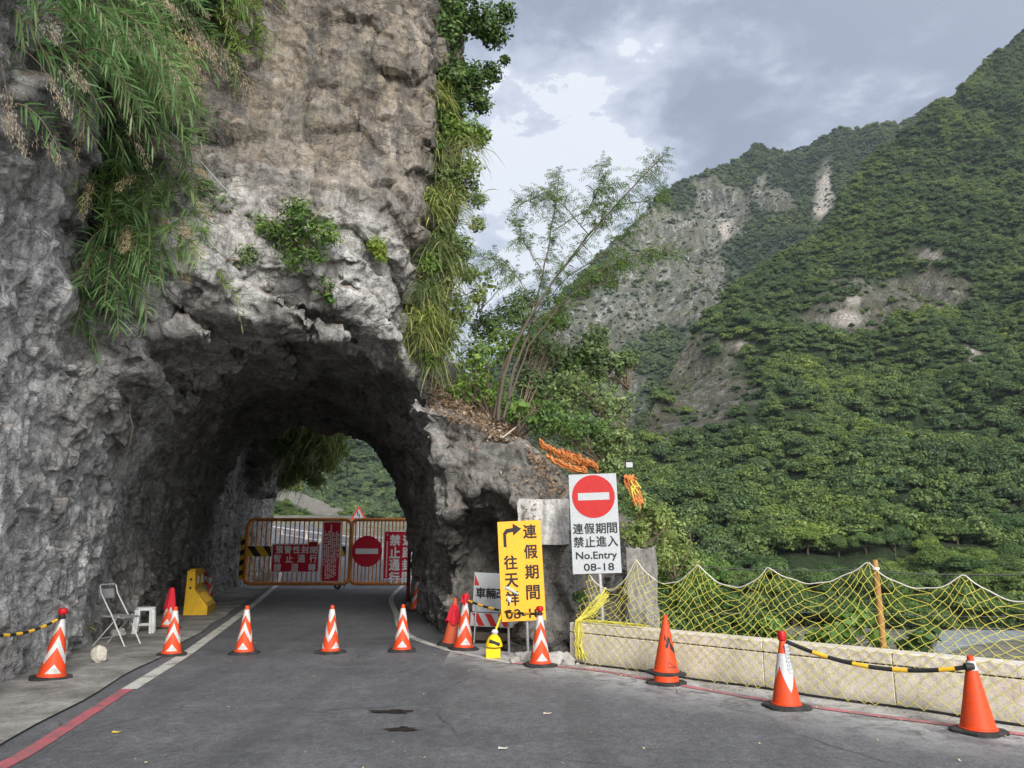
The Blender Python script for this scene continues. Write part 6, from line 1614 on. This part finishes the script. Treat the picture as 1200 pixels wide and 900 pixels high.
# --- feathery tree
def feather_tree():
    YT = 13.2; base = P(583, 492, YT); t = thing('feathery_tree', 'slender leaning tree with thin pale stems and feathery leaves against the sky', 'tree', base)
    stems = [[(583, 492), (590, 440), (603, 405), (627, 362), (655, 320), (690, 275), (722, 240), (752, 208), (776, 184)],
             [(579, 490), (590, 430), (612, 385), (640, 352), (668, 322)],
             [(590, 490), (603, 430), (618, 395), (628, 360), (636, 320), (646, 272), (652, 235), (655, 205)],
             [(596, 468), (620, 405), (655, 360), (700, 318), (740, 300), (785, 293)],
             [(627, 362), (610, 330), (590, 305), (560, 300)],
             [(690, 275), (660, 240), (640, 225), (612, 238)],
             [(655, 320), (700, 268), (715, 225), (705, 198)],
             [(636, 320), (615, 285), (608, 262)], [(722, 240), (760, 235), (778, 225)], [(646, 272), (690, 245), (700, 225)], [(668, 322), (720, 292), (742, 262)]]
    tips = []; g = np.random.default_rng(5)
    for si, s in enumerate(stems):
        pts = [P(x, y, YT + .12 * (si % 3 - 1) * (j / len(s)) * 4 + g.normal(0, .03)) - base for j, (x, y) in enumerate(s)]
        fine = []
        for i in range(len(pts) - 1):
            for q in range(4): fine.append(pts[i].lerp(pts[i + 1], q / 4) + Vector(g.normal(0, .006, 3)))
        fine.append(pts[-1]); n = len(fine); r0 = [.030, .020, .022, .016][si] if si < 4 else .008
        mb = MB(); mb.tube(fine, [r0 * (1 - .85 * i / n) + .0025 for i in range(n)], 8)
        mb.build('trunk' if si < 3 else 'limb', M_TRUNK, t, smooth=True)
        st = int(n * (.5 if si in (0, 1, 2) else .35))
        for i in range(st, n):
            tips.append((fine[i], (fine[min(i + 1, n - 1)] - fine[i - 1]).normalized(), i / n))
    A = []; D = []; Ln = []; W_ = []; Rr = []; tw = MB()
    for (p_, tn, f) in tips:
        for q in range(7):
            d = tn * .5 + Vector(g.normal(0, .75, 3)); d.y *= .7; d.z += .05; d.normalize(); L_ = g.uniform(.22, .48); dr = g.uniform(.15, .55); cr_ = g.random()
            rach = [p_ + d * L_ * u - Vector((0, 0, dr * L_ * u * u)) for u in np.linspace(0, 1, 6)]; tw.tube(rach, [.003, .0025, .002, .002, .0015, .001], 3, cap=False)
            side = d.cross(Vector((g.normal(0, .35), -1, g.normal(0, .35)))).normalized()
            for k in range(9):
                u = .15 + .85 * k / 8; c = p_ + d * L_ * u - Vector((0, 0, dr * L_ * u * u)); tl_ = (d - Vector((0, 0, 2 * dr * u))).normalized()
                for s in (-1, 1):
                    dd = (tl_ * .55 + side * s * .8 + Vector(g.normal(0, .12, 3))).normalized(); A.append(c); D.append(dd); Ln.append(g.uniform(.055, .10) * (1.1 - .45 * u)); Rr.append(cr_ * .5 + g.random() * .5)
    A, D, Ln = np.array([a[:] for a in A]), np.array([a[:] for a in D]), np.array(Ln)
    V, F, k = blade_mesh(A, D, Ln, np.full(len(A), .014), np.full(len(A), .35), 2, 9)
    np_mesh('foliage', V, F, ML_SHRUB, t, attr={'rnd': np.array(Rr)[k]}); tw.build('leaf_stalk', M_TWIG, t)
    return t
feather_tree()
# small wispy sprays left and right of it
for i, (px, py, Y, lab) in enumerate([(765, 300, 13.0, 'bright feathery spray reaching right in front of the grey mountain cliff'), (715, 330, 13.2, 'green feathery spray below the slanting tree limb')]):
    B = [P3(px, py, Y, .22), P3(px - 35, py + 8, Y, .22), P3(px - 70, py + 22, Y, .2)]
    bush('feathery_spray', lab, 'foliage', P(px - 95, py + 45, Y), B, 1300, .022, ML_SHRUB, 480 + i, elong=4.5, twigs=8, twr=.004)
# --- dead leaves and twigs on the spur slope
g = np.random.default_rng(9); C = []
for _ in range(5200):
    px = g.uniform(498, 725); lo = np.interp(px, [498, 520, 560, 600, 650, 725], [430, 455, 475, 495, 530, 575]); py = lo + g.exponential(22)
    l, n = hit(px, py)
    if l is not None and l.y < 16 and n.z > .12: C.append(l + n * g.uniform(0, .05))
C = np.array([c[:] for c in C]) if C else np.zeros((1, 3)); V, F = leaf_quads(C, np.tile([0, -.4, .9], (len(C), 1)), .035 * g.uniform(.5, 1.3, len(C)), 2.4, .5, 3)
o = np_mesh('dry_leaves', V, F, ML_DEAD, attr={'rnd': g.random(len(F))}); tag(o, 'brown dry leaves lying thick on the slope of the rock spur', 'leaf litter', kind='stuff')
for i, (a_, b_, c_, lab) in enumerate([((507, 512), (540, 470), (560, 430), 'pale dead branch rising left over the dry leaves'), ((588, 515), (605, 500), (622, 478), 'pale dead twig slanting over the top of the spur'), ((330, 285), (365, 262), (392, 243), 'white dead twig crossing the ledge shrub'), ((132, 560), (146, 500), (146, 460), 'long pale root hanging down the left flank of the vault')]):
    pa, _ = anchor(a_[0], a_[1], 11.5, .07); pb, _ = anchor(b_[0], b_[1], 11.5, .12); pc, _ = anchor(c_[0], c_[1], 11.5, .2)
    if (pc - pa).length > 2.5: pc = P(c_[0], c_[1], pa.y + .3)
    if (pb - pa).length > 2.5: pb = P(b_[0], b_[1], pa.y + .2)
    mb = MB(); z_ = Vector((0, 0, 0)); pts = [z_, (pb - pa) * .5 + Vector((.03, 0, .02)), pb - pa, (pb - pa).lerp(pc - pa, .5) + Vector((-.02, -.03, .03)), pc - pa]; mb.tube(pts, [.013, .012, .010, .008, .004], 6)
    if i < 3:
        mb.tube([pts[2], pts[2].lerp(pts[4], .5) + Vector((.10, -.02, .05)), pts[4] + Vector((.16, 0, -.02))], [.007, .005, .002], 5)
    o = mb.build('dead_branch', plain('dead_wood%d' % i, (.42, .36, .28), .85, dirt=.3), None, smooth=True); o.location = pa; tag(o, lab, 'branch')
# hose and pipe on the cliff
for (pts, r, nm, lab, mt) in [([(193, 152), (225, 185), (262, 222), (292, 248)], .010, 'hose', 'grey hose running diagonally down the bare rock to the ledge shrub', M_STEEL), ([(205, 303), (245, 305), (290, 307)], .014, 'pipe', 'thin pale pipe lying level on the rock left of the ledge shrub', M_TWIG)]:
    w_ = []
    for (x, y) in pts: a, n = anchor(x, y, 11, .10); w_.append(a)
    mn = sorted(v.y for v in w_)[len(w_) // 2]
    w_ = [v if abs(v.y - mn) < .8 else P(x, y, mn) for v, (x, y) in zip(w_, pts)]
    mb = MB(); mb.tube([v - w_[0] for v in w_], r, 8); o = mb.build(nm, mt, None, smooth=True); o.location = w_[0]; tag(o, lab, nm)
# --- vines and shrubs right of the spur
rgt = [([(748, 590, 12.4, .22), (770, 605, 12.4, .30), (745, 625, 12.2, .25)], 'tangled vine shrub right of the no entry sign, below the orange netting', ML_OLIVE, .045, 2200, 'spur_shrub'),
       ([(790, 625, 12.8, .32), (775, 650, 12.6, .32), (805, 655, 13, .3), (760, 600, 12.8, .25)], 'shrub sloping down behind the concrete pier', ML_OLIVE, .045, 2600, 'spur_shrub'),
       ([(690, 720, 11.4, .16), (680, 700, 11.5, .12)], 'small dark shrub in the gap left of the sign pole', ML_DARK, .045, 600, 'gap_shrub'),
       ([(800, 700, 12.6, .4), (825, 720, 12.6, .36), (790, 735, 12.2, .3)], 'dark shrub filling the net left of the middle, right of the pier', ML_DARK, .055, 3000, 'bank_shrub'),
       ([(850, 715, 12.8, .36), (875, 735, 12.6, .3), (845, 745, 12.2, .25)], 'dark shrub behind the third net scallop', ML_DARK, .055, 2600, 'bank_shrub'),
       ([(905, 735, 12.4, .28), (925, 750, 12.2, .22)], 'low green shrub behind the net above the paper notice cone', ML_SHRUB, .055, 1500, 'bank_shrub'),
       ([(830, 670, 14.5, .4), (815, 690, 14, .4), (790, 680, 13.6, .35)], 'shrub on the slope behind the second net peak', ML_SHRUB, .055, 2400, 'bank_shrub')]
for i, (bl, lab, mt, lf, n_, nm) in enumerate(rgt):
    B = [P3(*b) for b in bl]; b0 = B[0]; bush(nm, lab, 'shrub', (b0[0], b0[1] + .1, b0[2] - b0[3] - .5), B, n_, lf, mt, 500 + i, elong=2.0, twigs=12)
for i, (bl, lab, n_) in enumerate([([(990, 735, 10.2, .26), (1005, 722, 10.2, .18), (975, 748, 10, .18)], 'bright broad leaved plant behind the net left of the wooden post', 150), ([(1080, 750, 9.6, .16), (1095, 738, 9.7, .12), (1065, 760, 9.5, .12)], 'small dark plant behind the net right of the wooden post', 110), ([(955, 748, 10.4, .14), (1030, 748, 10, .12)], 'low plant just peeping over the parapet near the post', 90)]):
    B = [P3(*b) for b in bl]; b0 = B[0]; bush('broadleaf_plant', lab, 'plant', (b0[0], b0[1], b0[2] - .6), B, n_ * 2, .10, ML_SHRUB if i != 1 else ML_DARK, 520 + i, elong=1.7, twigs=8, twr=.006)
# --- weeds by the left wall
for i, (px, py, lab) in enumerate([(20, 806, 'low weeds at the foot of the wall behind the left cone'), (98, 735, 'tiny fern tuft on the rock wall left of the chair'), (100, 752, 'tiny green tuft on the wall low beside the chair')]):
    a, n = anchor(px, py, 9, .02); grass(lab, a, (.8, -.3, .3), 90 if i == 0 else 50, .14 if i else .12, 540 + i, spread=.11 if i == 0 else .04, droop=.5, width=.010, name='weed', group=None, mat=ML_GRASS)
# --- curtain of plants hanging at the far mouth
wordsC = ['highest, in the dark of the vault', 'beside the vault, second from left', 'over the bright gap, reaching lowest', 'pale, facing the daylight', 'at the right tip of the far curtain', 'leftmost, against the far rock', 'lower left above the scree slope', 'middle of the far curtain', 'lower right of the far curtain']
for i, (px, py, Y, ln) in enumerate([(340, 495, 28.4, .7), (368, 498, 28.5, .7), (375, 516, 28.6, .6), (388, 520, 28.7, .5), (396, 508, 28.7, .5), (335, 525, 28.4, .5), (350, 548, 28.5, .45), (356, 512, 28.5, .6), (380, 540, 28.7, .45)]):
    grass('hanging grass at the far tunnel mouth, ' + wordsC[i], P(px, py, Y), (-.1, -.7, .0), 150, ln, 560 + i, spread=.5, droop=1.2, width=.03, up=.2, group='grass curtain at the far tunnel mouth', mat=ML_OLIVE if i % 2 else ML_GRASS)
for i, (bl, lab, mt) in enumerate([([(335, 500, 28.6, .6), (362, 498, 28.6, .6), (350, 520, 28.6, .5)], 'shaded scrub hanging under the vault at the far tunnel mouth', ML_DARK),
                                   ([(378, 508, 28.9, .55), (394, 505, 29, .5), (400, 522, 29, .38), (385, 537, 29, .42)], 'sunlit scrub hanging at the right of the far tunnel mouth', ML_OLIVE),
                                   ([(345, 548, 28.8, .42), (362, 545, 28.9, .45), (370, 558, 28.9, .3), (334, 558, 28.6, .3)], 'pale scrub low on the rock lip beyond the far tunnel mouth', ML_OLIVE)]):
    B = [P3(*b) for b in bl]; bush('hanging_scrub', lab, 'foliage', (B[0][0], B[0][1], B[0][2] + .3), B, 2600, .085, mt, 590 + i, elong=3.0, twigs=8, droop=1.5)

# --- trees on the far bank: each its own thing
TREE_ME = []
for i, (nl, lv, lf, fl) in enumerate([(16, 7000, .046, .6), (20, 8000, .044, .75), (13, 6500, .048, .5), (18, 7500, .045, .85)]):
    V, F, r = clump_tree(nl, lv, lf, fl, 700 + i); o = np_mesh('crown', V, F, ML_TREE, attr={'rnd': r}); TREE_ME.append(o.data); bpy.data.objects.remove(o)
tb = MB(); tb.tube([(0, 0, -1.9), (.02, .01, -1.0), (0, .03, -.3), (.05, 0, .2)], [.055, .045, .035, .02], 8)
for k in range(5):
    a = k * 1.3; tb.tube([(0, .02, -.5 + .1 * k), (.15 * math.cos(a), .15 * math.sin(a), -.2 + .1 * k), (.4 * math.cos(a), .4 * math.sin(a), .05 + .08 * k)], [.025, .018, .008], 6)
o_ = tb.build('trunk', M_BARK, None, smooth=True); TRUNK_ME = o_.data; bpy.data.objects.remove(o_)
q = M1.reshape(-1, 3); qx, qy = proj(q)
g = np.random.default_rng(44); placed = []
cand = sample_sheet(M1, 30000, 99); cx_, cy_ = proj(cand); cand = cand[(cand[:, 1] < NEAR_T) & (cx_ > 700) & (cx_ < 1290)]
extra = []
for px in np.arange(735, 1290, 24): extra.append(np.array(P(px + g.uniform(-8, 8), 748, 134 + g.uniform(-3, 3))) * np.array([1, 1, 0]) + np.array([0, 0, -12.3]))
cand = np.concatenate([np.array(extra), cand])
for c_ in cand:
    r = g.uniform(3.4, 5.6)
    if all((c_[0] - b[0]) ** 2 + (c_[1] - b[1]) ** 2 > (.62 * (r + b[3])) ** 2 for b in placed):
        placed.append((c_[0], c_[1], c_[2], r))
    if len(placed) >= 260: break
placed.sort(key=lambda b: b[1])
for i, (x, y, z, r) in enumerate(placed):
    t = bpy.data.objects.new('bank_tree', None); COL.objects.link(t); t.location = (x, y, z + r * .62); t.rotation_euler = (0, 0, g.uniform(0, 6.28)); s = g.uniform(.8, 1.25); t.scale = (r, r, r * s * .9)
    tag(t, 'round leafy green tree in the dense belt along the far river bank', 'tree', 'trees along the far river bank')
    k = g.integers(4); cr = bpy.data.objects.new('crown', TREE_ME[k]); COL.objects.link(cr); cr.parent = t
    tr_ = bpy.data.objects.new('trunk', TRUNK_ME); COL.objects.link(tr_); tr_.parent = t
print('bank trees', len(placed))
